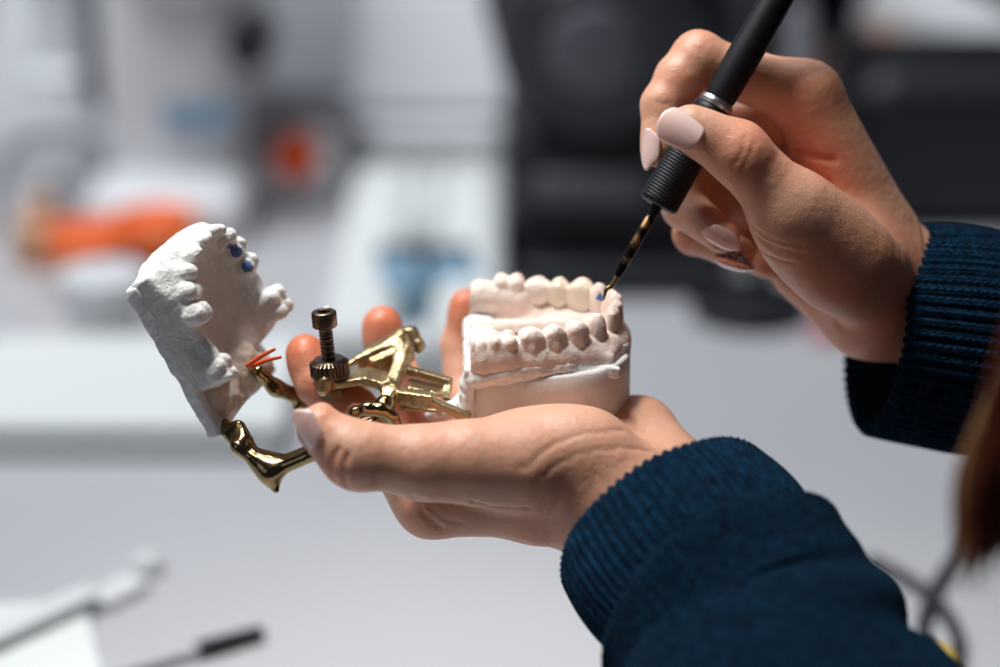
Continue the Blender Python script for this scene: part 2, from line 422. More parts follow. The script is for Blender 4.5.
fingersL = [
    dict(p=[P(520, 468, -16), P(425, 463, -22), P(352, 453, -27), P(318, 429, -28)], r=[14, 12.6, 11.0, 7.8], kp=10, k=5,
         extra=[(ell(P(330, 436, -26), (10, 7.8, 8.4), (-.8, .55, 0), (.5, .8, 0)), 3), (ell(P(362, 462, -28), (9, 9.5, 9)), 5), (ell(P(322, 420, -26), (4.5, 6, 6)), 3)]),
    dict(p=[mI, P(352, 412, 26), P(318, 383, 28), P(305, 353, 32)], r=[12, 9.6, 8.2, 7.0], kp=9,
         extra=[(ell(P(306, 362, 30), (6.8, 9, 7.2)), 3)]),
    dict(p=[mM, P(413, 405, 47), P(391, 362, 60), P(382, 325, 58)], r=[11.5, 9.4, 8.4, 7.2], kp=8,
         extra=[(ell(P(382, 336, 58), (7.4, 10, 7.2)), 3)]),
    dict(p=[mR, P(464, 398, 72), P(459, 345, 78), P(466, 304, 76)], r=[11, 8.0, 7.0, 5.6], kp=8,
         extra=[(ell(P(464, 315, 76), (6.0, 9, 6)), 3)]),
    dict(p=[mK, P(540, 405, 86), P(528, 365, 92), P(524, 335, 90)], r=[10, 7.2, 6.4, 5.6], kp=8),
]
def arc_groove(c, axis, ref, R, r, a0, a1, n=7):
    """thin crease: chain of little capsules on an arc about an axis"""
    a, b, cc = frame_of(axis, ref); res = []
    th = np.linspace(a0, a1, n)
    pts = [np.array(c)+R*(math.cos(t)*b+math.sin(t)*cc) for t in th]
    return [(cap(pts[i], pts[i+1], r), 1.0) for i in range(n-1)]
def crease(pxs, r=0.5, k=1.2):
    q = [P(*a) for a in pxs]; return [(cap(q[i], q[i+1], r), k) for i in range(len(q)-1)]
grooL = crease([(336, 486, -30), (331, 474, -36.5), (333, 460, -38.2), (338, 450, -38.0)], 0.6, 1.8) + \
        crease([(348, 489, -31), (344, 476, -38), (345, 464, -39.3), (348, 455, -38.8)], 0.5, 1.6) + \
        crease([(404, 505, -20), (420, 520, -8), (436, 532, -5)], 0.8, 2.5)
foldL = [([(524, 470), (545, 452), (566, 438), (600, 430), (650, 427)], .35, 1.6), ([(541, 484), (560, 466), (585, 452), (630, 446), (672, 452)], .3, 1.5),
         ([(412, 500), (422, 518), (442, 533)], .5, 1.6), ([(420, 502), (436, 518), (462, 528)], .35, 1.4), ([(596, 472), (612, 492), (622, 520)], .2, 1.3),
         ([(372, 440), (379, 462), (378, 486)], .25, 1.2), ([(470, 505), (500, 512), (530, 512)], .3, 1.5), ([(300, 385), (312, 388), (322, 386)], .3, 1.0)]
VL, FL = build_hand(gL, palmL, fingersL, grooL, folds=foldL)

# right hand: tripod grip on the brush
gR = Grid((42, -28, -30), (205, 120, 120), 0.85)
rI, rM, rR, rK = P(807, 97, 34), P(812, 112, 52), P(822, 140, 68), P(838, 182, 80)
wR = P(884, 290, 48)
axR = np.array([0.35, 0.90, -0.1])
palmR = [
    (cap(rI, P(866, 226, 44), 12.5, 16), 0), (cap(rM, P(872, 240, 54), 12.5, 15), 8),
    (cap(rR, P(872, 260, 66), 12, 14), 8), (cap(rK, P(866, 290, 68), 11, 13), 8),
    (cap(P(858, 272, 24), P(800, 222, 6), 18, 14.5), 10),            # thenar
    (ell(P(818, 242, 14), (25, 17, 15), (.75, -.66, .2), (.66, .75, 0)), 9),
    (cap(P(800, 272, 62), P(862, 312, 52), 10.5, 15), 9),            # little-finger side heel
    (cap(P(856, 240, 44), wR, 17, 20), 9), (cap(P(800, 190, 52), P(752, 196, 64), 13, 12), 8),
    (cap(wR, P(985, 318, 74), 20, 23, axR, 1.14), 12),
    (cap(P(985, 318, 74), P(1120, 360, 130), 24, 30), 12),
]
fingersR = [
    dict(p=[P(842, 262, 16), P(790, 208, 2), P(737, 152, -4), P(690, 128, -6)], r=[17, 13, 10.8, 8.2], kp=9, k=5,
         extra=[(ell(P(706, 136, -5), (13, 8.6, 8.8), (-.87, .45, 0), (.45, .87, 0)), 3), (ell(P(744, 157, -8), (9, 8.6, 7.5)), 4)]),
    dict(p=[rI, P(700, 60, 30), P(680, 78, 28), P(663, 105, 26), P(657, 150, 23)], r=[11.8, 9.0, 8.9, 7.9, 6.2], kp=8,
         extra=[(ell(P(697, 55, 30), (8.6, 8.6, 8.8)), 5), (ell(P(662, 140, 24), (6.4, 9, 6.6)), 3)]),
    dict(p=[rM, P(706, 128, 50), P(684, 207, 42), P(722, 236, 26)], r=[11, 9.2, 8.0, 6.6], kp=8),
    dict(p=[rR, P(726, 160, 68), P(694, 234, 54), P(738, 253, 38)], r=[10.5, 8.6, 7.6, 6.4], kp=8),
    dict(p=[rK, P(765, 205, 84), P(728, 245, 70), P(765, 262, 56)], r=[10, 7.8, 7.0, 6.0], kp=8),
]
grooR = crease([(778, 168, 22), (800, 180, 22), (825, 186, 26)], 0.8, 4) + \
        crease([(752, 264, 20), (775, 282, 26), (808, 308, 30), (838, 328, 34)], 0.9, 4) + \
        crease([(736, 214, 0), (752, 236, -4), (776, 250, -8), (800, 258, -8)], 0.5, 2) + \
        crease([(742, 222, 2), (760, 244, -1), (790, 260, -5)], 0.4, 1.5)
foldR = [([(741, 222), (755, 235), (775, 245), (800, 250)], .3, 1.4), ([(748, 236), (764, 247), (782, 254), (806, 259)], .3, 1.4), ([(753, 250), (772, 262), (795, 268)], .25, 1.2),
         ([(732, 168), (742, 152), (748, 133)], .3, 1.5), ([(740, 174), (751, 158), (757, 140)], .25, 1.4), ([(792, 150), (812, 160), (832, 164)], .5, 2),
         ([(652, 100), (664, 104), (676, 110)], .3, 1.2), ([(683, 34), (690, 44), (700, 52)], .3, 1.2)]
VR, FR = build_hand(gR, palmR, fingersR, grooR, folds=foldR)

def flush_of(V, spots):
    f = np.zeros(len(V))
    for c, r, s in spots:
        d = np.linalg.norm(V-c, axis=1); f = np.maximum(f, s*np.exp(-(d/r)**2))
    return f
spotsL = [(P(305, 345, 32), 14, 1.0), (P(382, 320, 58), 14, 1.0), (P(466, 300, 76), 13, .9), (P(345, 408, 26), 20, .8), (P(400, 400, 35), 20, .7),
          (P(335, 470, -30), 9, .7), (P(640, 425, 44), 16, .55), (P(322, 425, -28), 8, .35), (P(425, 530, 5), 10, .5), (P(560, 520, -5), 25, .3)]
spotsR = [(P(690, 45, 30), 12, .5), (P(745, 155, -8), 13, .6), (P(790, 175, 25), 22, .9), (P(700, 100, 30), 14, .8), (P(690, 262, 54), 12, .6), (P(800, 100, 30), 16, .5), (P(860, 300, 30), 34, .5), (P(656, 165, 23), 7, .6)]
# upper body under the sweater, neck and head: coarser, stitched to both forearms
gB = Grid((70, -430, -270), (450, 475, 230), 5.0)
shL, shR = np.array([330.0, 120, -165]), np.array([330.0, 120, 125])
DB = gB.new()
put(gB, DB, ell((335, -150, -20), (78, 230, 135)), 0); put(gB, DB, cap(shL, shR, 38), 50)
for q in ([P(785, 705, -58), P(1000, 905, -130), shL], [P(1060, 352, 100), P(1235, 410, 128), shR]):
    put(gB, DB, cap(q[0], q[1], 22, 32), 12); put(gB, DB, cap(q[1], q[2], 30, 38), 18)
put(gB, DB, cap((330, 165, -20), (305, 250, -20), 50, 48), 25)
put(gB, DB, ell((300, 350, -20), (86, 96, 72)), 25); put(gB, DB, ell((262, 300, -20), (48, 52, 52)), 30)
put(gB, DB, cap((217, 345, -20), (205, 322, -20), 6, 9), 10); put(gB, DB, cap((222, 292, -34), (222, 292, -6), 6), 6)
for s_ in (-1, 1):
    put(gB, DB, ell((226, 350, -20+s_*30), (10, 9, 13)), 8, sub=True); put(gB, DB, ell((310, 335, -20+s_*74), (16, 26, 8)), 4); put(gB, DB, ell((234, 350, -20+s_*30), (11, 10, 11)), 2)
VC0, FC0 = nets(DB, gB); VC0 = relax(VC0, FC0, 2)
def keep_main(V, F):             # largest connected piece only
    lab = np.arange(len(V))
    for _ in range(400):
        m = lab[F].min(1); new = lab.copy(); np.minimum.at(new, F.ravel(), np.repeat(m, 4)); new = new[new]
        if (new == lab).all(): break
        lab = new
    ids, cnt = np.unique(lab, return_counts=True); main = ids[cnt.argmax()]; kv = lab == main; mp = np.cumsum(kv)-1
    return V[kv], mp[F[kv[F[:, 0]]]]
VC0, FC0 = keep_main(VC0, FC0); VL, FL = keep_main(VL, FL); VR, FR = keep_main(VR, FR)
def ring_around(F, v):           # ordered loop of the 8 vertices round a 4-valent vertex
    fs = F[(F == v).any(1)]
    if len(fs) != 4: return None
    nxt = {}
    for f in fs:
        i = int(np.where(f == v)[0][0]); a, b, c = int(f[(i+1) % 4]), int(f[(i+2) % 4]), int(f[(i+3) % 4]); nxt[a] = b; nxt[b] = c
    st = next(iter(nxt)); loop = [st]; cur = nxt[st]
    while cur != st:
        loop.append(cur); cur = nxt.get(cur)
        if cur is None or len(loop) > 9: return None
    return loop if len(loop) == 8 else None
def stitch(V1, F1, V2, F2, p1, p2):
    F2 = F2+len(V1); V = np.concatenate([V1, V2]); F = np.concatenate([F1, F2])
    def pick(lo, hi, p):
        for v in lo+np.argsort(np.linalg.norm(V[lo:hi]-p, axis=1))[:200]:
            r = ring_around(F, v)
            if r: return v, r
    (a, ra_), (b, rb_) = pick(0, len(V1), p1), pick(len(V1), len(V), p2)
    F = F[~((F == a) | (F == b)).any(1)]; rb_ = rb_[::-1]
    k0 = min(range(8), key=lambda k: sum(np.linalg.norm(V[ra_[i]]-V[rb_[(i+k) % 8]]) for i in range(8)))
    q = np.array([[ra_[i], rb_[(i+k0) % 8], rb_[(i+1+k0) % 8], ra_[(i+1) % 8]][::-1] for i in range(8)])
    F = np.concatenate([F, q]); keep = np.ones(len(V), bool); keep[[a, b]] = False; mp = np.cumsum(keep)-1
    return V[keep], mp[F]
pe = P(790, 715, -60); de = pe-P(700, 590, -24); de /= np.linalg.norm(de)
VB, FB = stitch(VL, FL, VC0, FC0, pe+de*24, pe-de*18)
pe2 = P(1050, 345, 95)
VB, FB = stitch(VB, FB, VR, FR, P(1080, 352, 100)-np.array([22.0, 0, 0]), P(1120, 360, 130)+np.array([20.0, 0, 0]))
flush = np.maximum(flush_of(VB, spotsL), flush_of(VB, spotsR))
body = link('body', world(VB), FB[:, ::-1], M['skin'], person, attrs={'flush': flush})

def nail(name, c, along, normal, L, Wd, material, label=None, curve=0.85, point=0.25, th=0.55, sq=.12):
    """polished nail plate; camera-frame mm. along = towards the free edge"""
    a = np.array(along, float); a /= np.linalg.norm(a); n = np.array(normal, float); n -= (n@a)*a; n /= np.linalg.norm(n); b = np.cross(a, n)
    ns, nt_ = 18, 16; top, bot = [], []
    for i in range(ns+1):
        s = -1+2*i/ns
        wv = Wd/2*(1-abs(s)**5*(0.55 if sq > .11 else .42)) * (1-point*max(s, 0)**2)
        for j in range(nt_+1):
            t = -1+2*j/nt_
            ln = s*L/2 - (abs(t)**2.6)*L*sq*(1 if s > 0 else -1)*abs(s)**2
            ang = t*curve; R = wv/math.sin(curve)
            p = np.array(c)+a*ln+b*R*math.sin(ang)+n*(R*(math.cos(ang)-1)-(0.045*L*s*s if s > 0 else 0.01*L*s*s))
            top.append(p); bot.append(p-n*th)
    # rounded rim: pull rim vertices inwards
    V = np.array(top+bot); N = len(top); F = []
    w_ = nt_+1
    for i in range(ns):
        for j in range(nt_):
            q = [i*w_+j, (i+1)*w_+j, (i+1)*w_+j+1, i*w_+j+1]; F.append(q); F.append([x+N for x in q][::-1])
    rim = [j for j in range(w_)]+[i*w_+nt_ for i in range(1, ns+1)]+[ns*w_+j for j in range(nt_-1, -1, -1)]+[i*w_ for i in range(ns-1, 0, -1)]
    for k in range(len(rim)):
        x, y = rim[k], rim[(k+1) % len(rim)]; F.append([x, y, y+N, x+N])
    o = link(name, world(V), F, material, person)
    bm = bmesh.new(); bm.from_mesh(o.data); bmesh.ops.recalc_face_normals(bm, faces=bm.faces); bm.to_mesh(o.data); bm.free()
    if label: o['label'] = label
    return o
nail('fingernail', P(302, 430, -35.2), (-.44, .88, .02), (-.70, -.26, -.66), 14.5, 12.5, M['nail'], 'pink polished thumbnail of the lower hand', point=.06, sq=.10)
nail('fingernail', P(681, 127, -16.2), (-.86, .46, .06), (.03, .16, -.98), 16.5, 13.6, M['nail'], 'pink polished thumbnail against the black brush', point=.04, sq=.04)
nail('fingernail', P(645.5, 149, 17.8), (-.06, -1, .0), (-.80, 0, -.60), 15.5, 10, M['nail'])
nail('fingernail', P(721, 241, 16.8), (.86, -.46, -.1), (-.20, -.60, -.77), 15.5, 8.6, M['nail'])
nail('fingernail', P(734, 264, 28.6), (.92, -.28, -.1), (-.15, -.62, -.76), 15.5, 9.5, M['glitter'], 'fingernail with copper and silver glitter')

# ------------------------------------------------------------------ the sweater
def loft(path, ra, rb, wide, seg=160, disp=None, closed_caps=False):
    """tube of elliptical rings in camera mm; ra along 'wide', rb across. returns verts, quads, loop uvs"""
    path = np.asarray(path, float); n = len(path); V = []
    tg = np.gradient(path, axis=0)
    for i in range(n):
        a = tg[i]/np.linalg.norm(tg[i]); wv = np.array(wide[i] if np.ndim(wide) > 1 else wide, float); b = wv-(wv@a)*a; b /= np.linalg.norm(b); c = np.cross(a, b)
        for k in range(seg):
            th = 2*PI*k/seg; dd = disp(i/(n-1), th) if disp else 0
            V.append(path[i]+(ra[i]+dd)*math.cos(th)*b+(rb[i]+dd)*math.sin(th)*c)
    F, U = [], []
    for i in range(n-1):
        for k in range(seg):
            k2 = (k+1) % seg; F.append([i*seg+k, i*seg+k2, (i+1)*seg+k2, (i+1)*seg+k])
            u0, u1, v0, v1 = k/seg, (k+1)/seg, i/(n-1), (i+1)/(n-1); U += [(u0, v0), (u1, v0), (u1, v1), (u0, v1)]
    return np.array(V), np.array(F), U
sweater = empty('sweater', (0, 0, 0), None, None); sweater.parent = person; sweater.location = (0, 0, 0)
def sew(name, V, F, U, material, parent, label=None):
    o = link(name, world(V), F[:, ::-1], material, parent, uvs=None)
    # uvs follow reversed loops
    Ur = []
    for i in range(0, len(U), 4): Ur += U[i:i+4][::-1]
    l = o.data.uv_layers.new(name='UVMap'); l.data.foreach_set('uv', np.asarray(Ur, np.float32).ravel())
    if label: o['label'] = label
    return o
def ribs(n, amp): return lambda s, th: amp*(abs(math.sin(n*th/2))**0.7)
def cuff(c0, c1, ra, rb, wide, nrib, amp, bulge=3.0, seg=576, turn=6.0):
    """folded-back cuff: inner layer, rolled front rim, outer layer, tucked at the back"""
    c0 = np.array(c0, float); c1 = np.array(c1, float); d = c1-c0; L = np.linalg.norm(d); u = d/L
    prof = []      # (distance along, radius offset)
    for t in np.linspace(1, 0.06, 8): prof.append((t*L, -turn))
    for a in np.linspace(-PI/2, PI/2, 9)[1:-1]: prof.append((0.05*L+turn/2-turn/2*math.cos(a)*1.25-1.0, turn/2*math.sin(a)-turn/2))
    for t in np.linspace(0.06, 1.0, 26): prof.append((t*L, bulge*math.sin(PI*min(t, 1))*0.9))
    for a in np.linspace(PI/2, -PI/5, 7)[1:]: prof.append((L+turn*.55*math.cos(a), turn*.55*math.sin(a)-turn*.55))
    path = [c0+u*x for x, _ in prof]; n = len(path); b = np.array(wide, float); b = b-(b@u)*u; b /= np.linalg.norm(b); c = np.cross(u, b)
    V, F, U = [], [], []
    for i, (x, off) in enumerate(prof):
        for k in range(seg):
            th = 2*PI*k/seg; rr = amp*(abs(math.sin(nrib*th/2))**0.6)*(1 if i > 6 else .5) + .5*math.sin(3*th+x*.06)+0.35*math.sin(th*7+x*.1)
            V.append(c0+u*(x+.5*math.sin(nrib*th))+(ra+off+rr)*math.cos(th)*b+(rb+off+rr)*math.sin(th)*c)
    for i in range(n-1):
        for k in range(seg):
            k2 = (k+1) % seg; F.append([i*seg+k, i*seg+k2, (i+1)*seg+k2, (i+1)*seg+k])
            u0, u1 = k/seg, (k+1)/seg; v0, v1 = i/(n-1), (i+1)/(n-1); U += [(u0, v0), (u1, v0), (u1, v1), (u0, v1)]
    return np.array(V), np.array(F), U
# left cuff and sleeve
cl0, cl1 = P(660, 514, -14), P(720, 595, -40)
axC = np.array([0.80, 0.56, 0.20])
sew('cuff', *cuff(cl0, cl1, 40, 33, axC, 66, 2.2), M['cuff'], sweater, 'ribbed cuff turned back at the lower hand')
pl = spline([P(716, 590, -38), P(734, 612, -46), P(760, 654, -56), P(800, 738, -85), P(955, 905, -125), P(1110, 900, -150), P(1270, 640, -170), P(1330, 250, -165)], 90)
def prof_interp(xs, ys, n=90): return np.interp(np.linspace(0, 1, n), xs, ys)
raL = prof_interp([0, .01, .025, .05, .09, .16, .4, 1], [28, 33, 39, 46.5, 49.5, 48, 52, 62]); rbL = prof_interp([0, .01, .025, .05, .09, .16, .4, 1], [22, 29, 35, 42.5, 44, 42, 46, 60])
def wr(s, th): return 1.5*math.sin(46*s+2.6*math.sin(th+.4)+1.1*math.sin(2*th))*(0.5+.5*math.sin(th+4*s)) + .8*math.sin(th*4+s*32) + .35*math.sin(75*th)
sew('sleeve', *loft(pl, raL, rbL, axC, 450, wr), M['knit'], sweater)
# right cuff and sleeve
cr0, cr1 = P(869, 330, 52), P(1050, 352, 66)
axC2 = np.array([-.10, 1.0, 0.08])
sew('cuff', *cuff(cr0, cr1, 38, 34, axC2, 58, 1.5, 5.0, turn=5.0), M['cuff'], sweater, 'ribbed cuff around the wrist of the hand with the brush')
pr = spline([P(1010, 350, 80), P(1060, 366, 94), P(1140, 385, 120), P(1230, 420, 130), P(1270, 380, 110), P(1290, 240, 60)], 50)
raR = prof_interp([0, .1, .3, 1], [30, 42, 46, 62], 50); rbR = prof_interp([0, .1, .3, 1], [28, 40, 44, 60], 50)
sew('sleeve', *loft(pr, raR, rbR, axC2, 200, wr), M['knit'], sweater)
# torso with shoulders (mostly beyond the right edge of the frame)
gT = Grid((150, -360, -270), (440, 270, 260), 8)
DT = gT.new()
put(gT, DT, ell((325, -150, -20), (110, 262, 170)), 0)
put(gT, DT, cap((325, 150, -190), (325, 150, 150), 48), 60)
put(gT, DT, cap((330, 130, -165), (310, -60, -165), 52, 56), 20)
put(gT, DT, cap((330, 130, 130), (310, -20, 130), 52, 56), 20)
VT, FT = nets(DT, gT); VT = relax(VT, FT, 3)
o = link('torso_knit', world(VT), FT[:, ::-1], M['knit'], sweater); l = o.data.uv_layers.new(name='UVMap')
# hair
def hair_mat(name, c1, c2):
    return mat(name, c1, 0.45, var=(80, c2, 3, .4, .6), spec=.3)
M['hair'] = hair_mat('auburn_hair', (0.26, 0.060, 0.018), (0.11, 0.022, 0.009))
M['hairl'] = hair_mat('light_hair_ends', (0.62, 0.44, 0.20), (0.35, 0.17, 0.06))
parts = []; partsl = []
hr = random.Random(3)
for i in range(300):
    a = hr.random(); t = hr.random()
    x0 = 1010+60*hr.random(); 
    end = 545+hr.gauss(0, 26)-30*a
    xe = 974+44*(a-.3)+hr.gauss(0, 6)
    ww = -185+hr.gauss(0, 9)
    pts = spline([P(1130+40*a, -330, -90), P(1085+30*a, -60, -150), P(1042+34*a, 200, ww), P(992+34*a, 380, ww), P(min(xe+4, 1040), 470, ww), P(xe, end, ww)], 26)
    v, f = tube(pts, np.concatenate([np.full(20, .85), np.linspace(.85, .2, 6)]), 5)
    quads = np.array([q for q in f if len(q) == 4]); (partsl if (a < .10 and hr.random() < .6) else parts).append((np.array(v), quads))
for nm, pp, mm in (('hair', parts, M['hair']), ('hair', partsl, M['hairl'])):
    v, f = merge(pp); o = link(nm, world(v), f[:, ::-1], mm, person)
    o['label'] = 'long auburn hair hanging forward' if mm is M['hair'] else 'lighter blonde strands at the edge of the hair'
gC = Grid((190, 120, -150), (450, 480, 110), 4); DC = gC.new()
put(gC, DC, ell((318, 362, -20), (94, 100, 84)), 0); put(gC, DC, ell((230, 330, -20), (50, 70, 56)), 10, sub=True); put(gC, DC, cap((360, 340, -20), (385, 180, -20), 70, 50), 20)
VC, FC = nets(DC, gC); VC = relax(VC, FC, 2); o = link('hair', world(VC), FC[:, ::-1], M['hair'], person); o['label'] = 'auburn hair on the crown of the head'

# ------------------------------------------------------------------ dental articulator with its two plaster casts
art = empty('dental_articulator', W(392, 400, 20), 'brass hinge articulator held open with a white upper and a pinkish lower cast of teeth', 'articulator')
aL, bL, nL = np.array([-.45, .83, -.24]), np.array([.285, .41, .87]), np.array([.82, .32, -.42])
aL /= np.linalg.norm(aL); bL = bL-(bL@aL)*aL; bL /= np.linalg.norm(bL); nL = np.cross(aL, bL)
UC = P(240, 279, 6)-5.0*nL
def up2cam(V): V = np.asarray(V, float); return UC+V[..., 0:1]*aL+V[..., 1:2]*bL+V[..., 2:3]*nL
LO = W(547, 303, 24)
yaw = math.radians(1)
def low2world(V):
    V = np.asarray(V, float)/1000; c, s = math.cos(yaw), math.sin(yaw)
    return LO+np.stack([V[..., 0]*c-V[..., 1]*s, V[..., 0]*s+V[..., 1]*c, V[..., 2]], -1)

def tooth(kind, x, y, ang, wd, dp, ht, top=0.0, lean=0.0):
    """tooth as a list of prims; ang = direction of the outward (cheek) side, z up = biting side at z=top"""
    o = np.array([math.cos(ang), math.sin(ang), 0]); t = np.array([-math.sin(ang), math.cos(ang), 0]); z = np.array([0, 0, 1.0])
    c = np.array([x, y, 0.0]); pr = []
    if kind == 'inc':
        pr = [(ell(c+z*(top-ht*.50)+o*.3, (wd*.52, dp*.46, ht*.62), t, o), 0), (rbox(c+z*(top-ht*.28)+o*(.6+lean), (wd*.46, dp*.20, ht*.28), 1.0, t, o), 1.6), (ell(c+z*(top-ht)-o*.3, (wd*.42, dp*.5, ht*.5), t, o), 2)]
    elif kind == 'can':
        pr = [(ell(c+z*(top-ht*.50), (wd*.52, dp*.50, ht*.60), t, o), 0), (cap(c+z*(top-ht*.5)+o*.5, c+z*(top-1.2)+o*.4, wd*.34, 1.0), 2)]
    elif kind == 'pre':
        pr = [(ell(c+z*(top-ht*.50), (wd*.54, dp*.54, ht*.50), t, o), 0), (rbox(c+z*(top-ht*.44), (wd*.50, dp*.46, ht*.32), 1.7, t, o), 1.2), (cap(c+z*(top-ht*.6)+o*dp*.42, c+z*(top-1.0)+o*dp*.26, 1.5, .7), 1.5), (ell(c+z*(top-2.4)+o*dp*.24, (wd*.34, dp*.25, 2.6), t, o), 1.4), (ell(c+z*(top-3.0)-o*dp*.26, (wd*.32, dp*.22, 2.4), t, o), 1.4)]
    else:
        pr = [(rbox(c+z*(top-ht*.55), (wd*.50, dp*.50, ht*.42), 3.0, t, o), 0)]
        for a in (-1, 1):
            for b in (-1, 1): pr.append((ell(c+z*(top-2.3)+t*a*wd*.25+o*b*dp*.25, (wd*.25, dp*.25, 2.6), t, o), 1.1))
    def f(p):
        d = None
        for q, k in pr:
            v = q.f(p); d = v if d is None else smin(d, v, k)
        if kind in ('mol', 'pre'):
            d = smax(d, -cap(c+z*(top-.2)+t*wd*.42, c+z*(top-.2)-t*wd*.42, .75).f(p), .9)
        return d
    lo = np.min([q.lo for q, _ in pr], 0); hi = np.max([q.hi for q, _ in pr], 0)
    return Prim(f, lo, hi)

def split_cast(name, D, g, teeth, names, mapf, flip, materials, parent, eps=0.35, seedn=1, rough=0.12, ink=()):
    """extract one surface, hand each tooth's share of it to its own mesh; shading normals stay continuous"""
    V, F = nets(D, g); V = relax(V, F, 1, 0.35)
    N = vnormals(V, F); V = V+N*(vnoise(V, 1.3, seedn)*rough*.5+vnoise(V, 4.0, seedn+1)*rough*.35)[:, None]; N = vnormals(V, F)
    fc = V[F].mean(1); owner = np.zeros(len(F), int)-1; best = np.full(len(F), eps)
    for i, tp in enumerate(teeth):
        m = ((fc > tp.lo-1) & (fc < tp.hi+1)).all(1)
        if not m.any(): continue
        v = np.full(len(fc), 9.0); v[m] = tp.f(fc[m]); u = v < best; owner[u] = i; best[u] = v[u]
    Wd = mapf(V); Nw = mapf(V+N)-Wd; Nw /= np.linalg.norm(Nw, axis=1)[:, None]
    inked = np.zeros(len(F), bool)
    for c_, r_ in ink: inked |= np.linalg.norm(fc-np.array(c_), axis=1)+vnoise(fc, 2.5, 77)*.35 < r_
    def piece(sel, nm, mtl, par):
        Fs = F[sel]; ids, inv = np.unique(Fs, return_inverse=True); Fs = inv.reshape(Fs.shape)
        if flip: Fs = Fs[:, ::-1]
        return link(nm, Wd[ids], Fs, mtl, par, norms=Nw[ids], mats=[mtl, M['blue']], fmat=inked[sel].astype(int))
    main = piece(owner == -1, name, materials['body'], parent)
    for i, tp in enumerate(teeth):
        if (owner == i).sum() > 20: o = piece(owner == i, names[i][0], names[i][1], main); o['label'] = names[i][2] if len(names[i]) > 2 else None; 
        if (owner == i).sum() > 20 and o['label'] is None: del o['label']
    return main

# ---- lower cast (local frame: x towards the front teeth, y away from the camera, z up)
gl = Grid((-34, -33, -20), (36, 34, 6), 0.5)
Dl = gl.new()
arch = [(25.0, 2.7), (23.6, 8.0), (19.6, 13.2), (12.8, 17.0), (5.2, 19.6), (-4.5, 21.6), (-16.5, 23.4), (-25, 24.5)]
def ang_of(i, s): return [0.12, .42, .80, 1.15, 1.3, 1.42, 1.5, 1.55][i]*s
ridge = [(x, y) for x, y in arch]
for s in (-1, 1):
    for i in range(len(ridge)-1):
        a, b = ridge[i], ridge[i+1]
        put(gl, Dl, cap((a[0], s*a[1], -14), (b[0], s*b[1], -14), 6.2 if i > 2 else 5.6, 6.6 if i > 1 else 5.8, (0, 0, 1), 1.05), 3)
put(gl, Dl, cap((25, -2.7, -14), (25, 2.7, -14), 5.6, None, (0, 0, 1), 1.05), 3)
put(gl, Dl, rbox((0, 0, -17.5), (24, 22, 4.5), 2), 4)
put(gl, Dl, cap((-24, 22.5, -5), (-10, 21.5, -6.5), 6.5, 5.8), 3); put(gl, Dl, cap((-27, -23.5, -11), (-16, -23.5, -10.5), 6.5, 6.5), 3)        # tall far ridge behind the last teeth
put(gl, Dl, ell((-2, 0, -14), (20, 13, 5)), 3, sub=True)                # tongue side hollow
put(gl, Dl, cap((-26, 6, -12), (8, 11, -12), 3.2, 2.0), 4)
teethl, namesl = [], []
ST = ('tooth', M['stone'])
def TL(kind, i, s, wd, dp, ht, top, nm=ST, dx=0, dy=0, lean=0):
    x, y = arch[i]; teethl.append(tooth(kind, x+dx, s*y+dy, ang_of(i, s), wd, dp, ht, top, lean)); namesl.append(nm)
for s in (-1, 1):
    TL('inc', 0, s, 5.6, 6.0, 13.0, 2.0 if s > 0 else .8, lean=.9); TL('inc', 1, s, 6.0, 6.4, 12.5, 1.4 if s > 0 else -.2, lean=.8, dx=0 if s > 0 else -.5)
TL('can', 2, -1, 7.2, 8.0, 12.5, -.2, dx=-2.0, dy=-1.0); TL('pre', 3, -1, 7.6, 8.6, 12.0, -.4, dx=-2.6, dy=-1.4); TL('pre', 4, -1, 7.8, 8.8, 12, -1.2, dx=-3.2, dy=-1.2); TL('pre', 5, -1, 8.8, 9.6, 11.5, -1.8, dx=-2.0, dy=-.6)
TL('mol', 6, -1, 10.5, 12, 10, -3.4, dx=-.6, dy=-.4); TL('mol', 7, -1, 9, 11, 9.0, -4.6, dx=-1.5, dy=.4)
TL('can', 2, 1, 7.2, 7.8, 12.0, 2.0, ('tooth', M['stone'], 'plaster tooth with a blue dot on its edge'), dx=.5)
TL('pre', 3, 1, 9.2, 9.2, 13.5, 3.2, ('crown', M['ivory'], 'larger glossy ivory coloured crown'), dx=.6); TL('pre', 4, 1, 7.6, 8.4, 12, 2.6, ('crown', M['ivory'], 'smaller glossy ivory coloured crown'))
TL('pre', 5, 1, 9.5, 9.0, 10.5, 2.2, dx=1.8); TL('mol', 6, 1, 11.5, 10.5, 9.5, 2.8, dx=3.0)
for tp in teethl: put(gl, Dl, tp, 0.5)
put(gl, Dl, rbox((-37, 0, -8), (8.5, 40, 20), 1), 1.0, sub=True)
lower = split_cast('lower_cast', Dl, gl, teethl, namesl, low2world, False, {'body': M['stone']}, art, eps=.3, seedn=5, rough=.2, ink=(((20.2, 9.2, -1.2), 1.6), ((9.0, -20.5, -9.0), 1.1)))
lower['label'] = 'pinkish stone cast of the lower teeth on a thick round-fronted base'
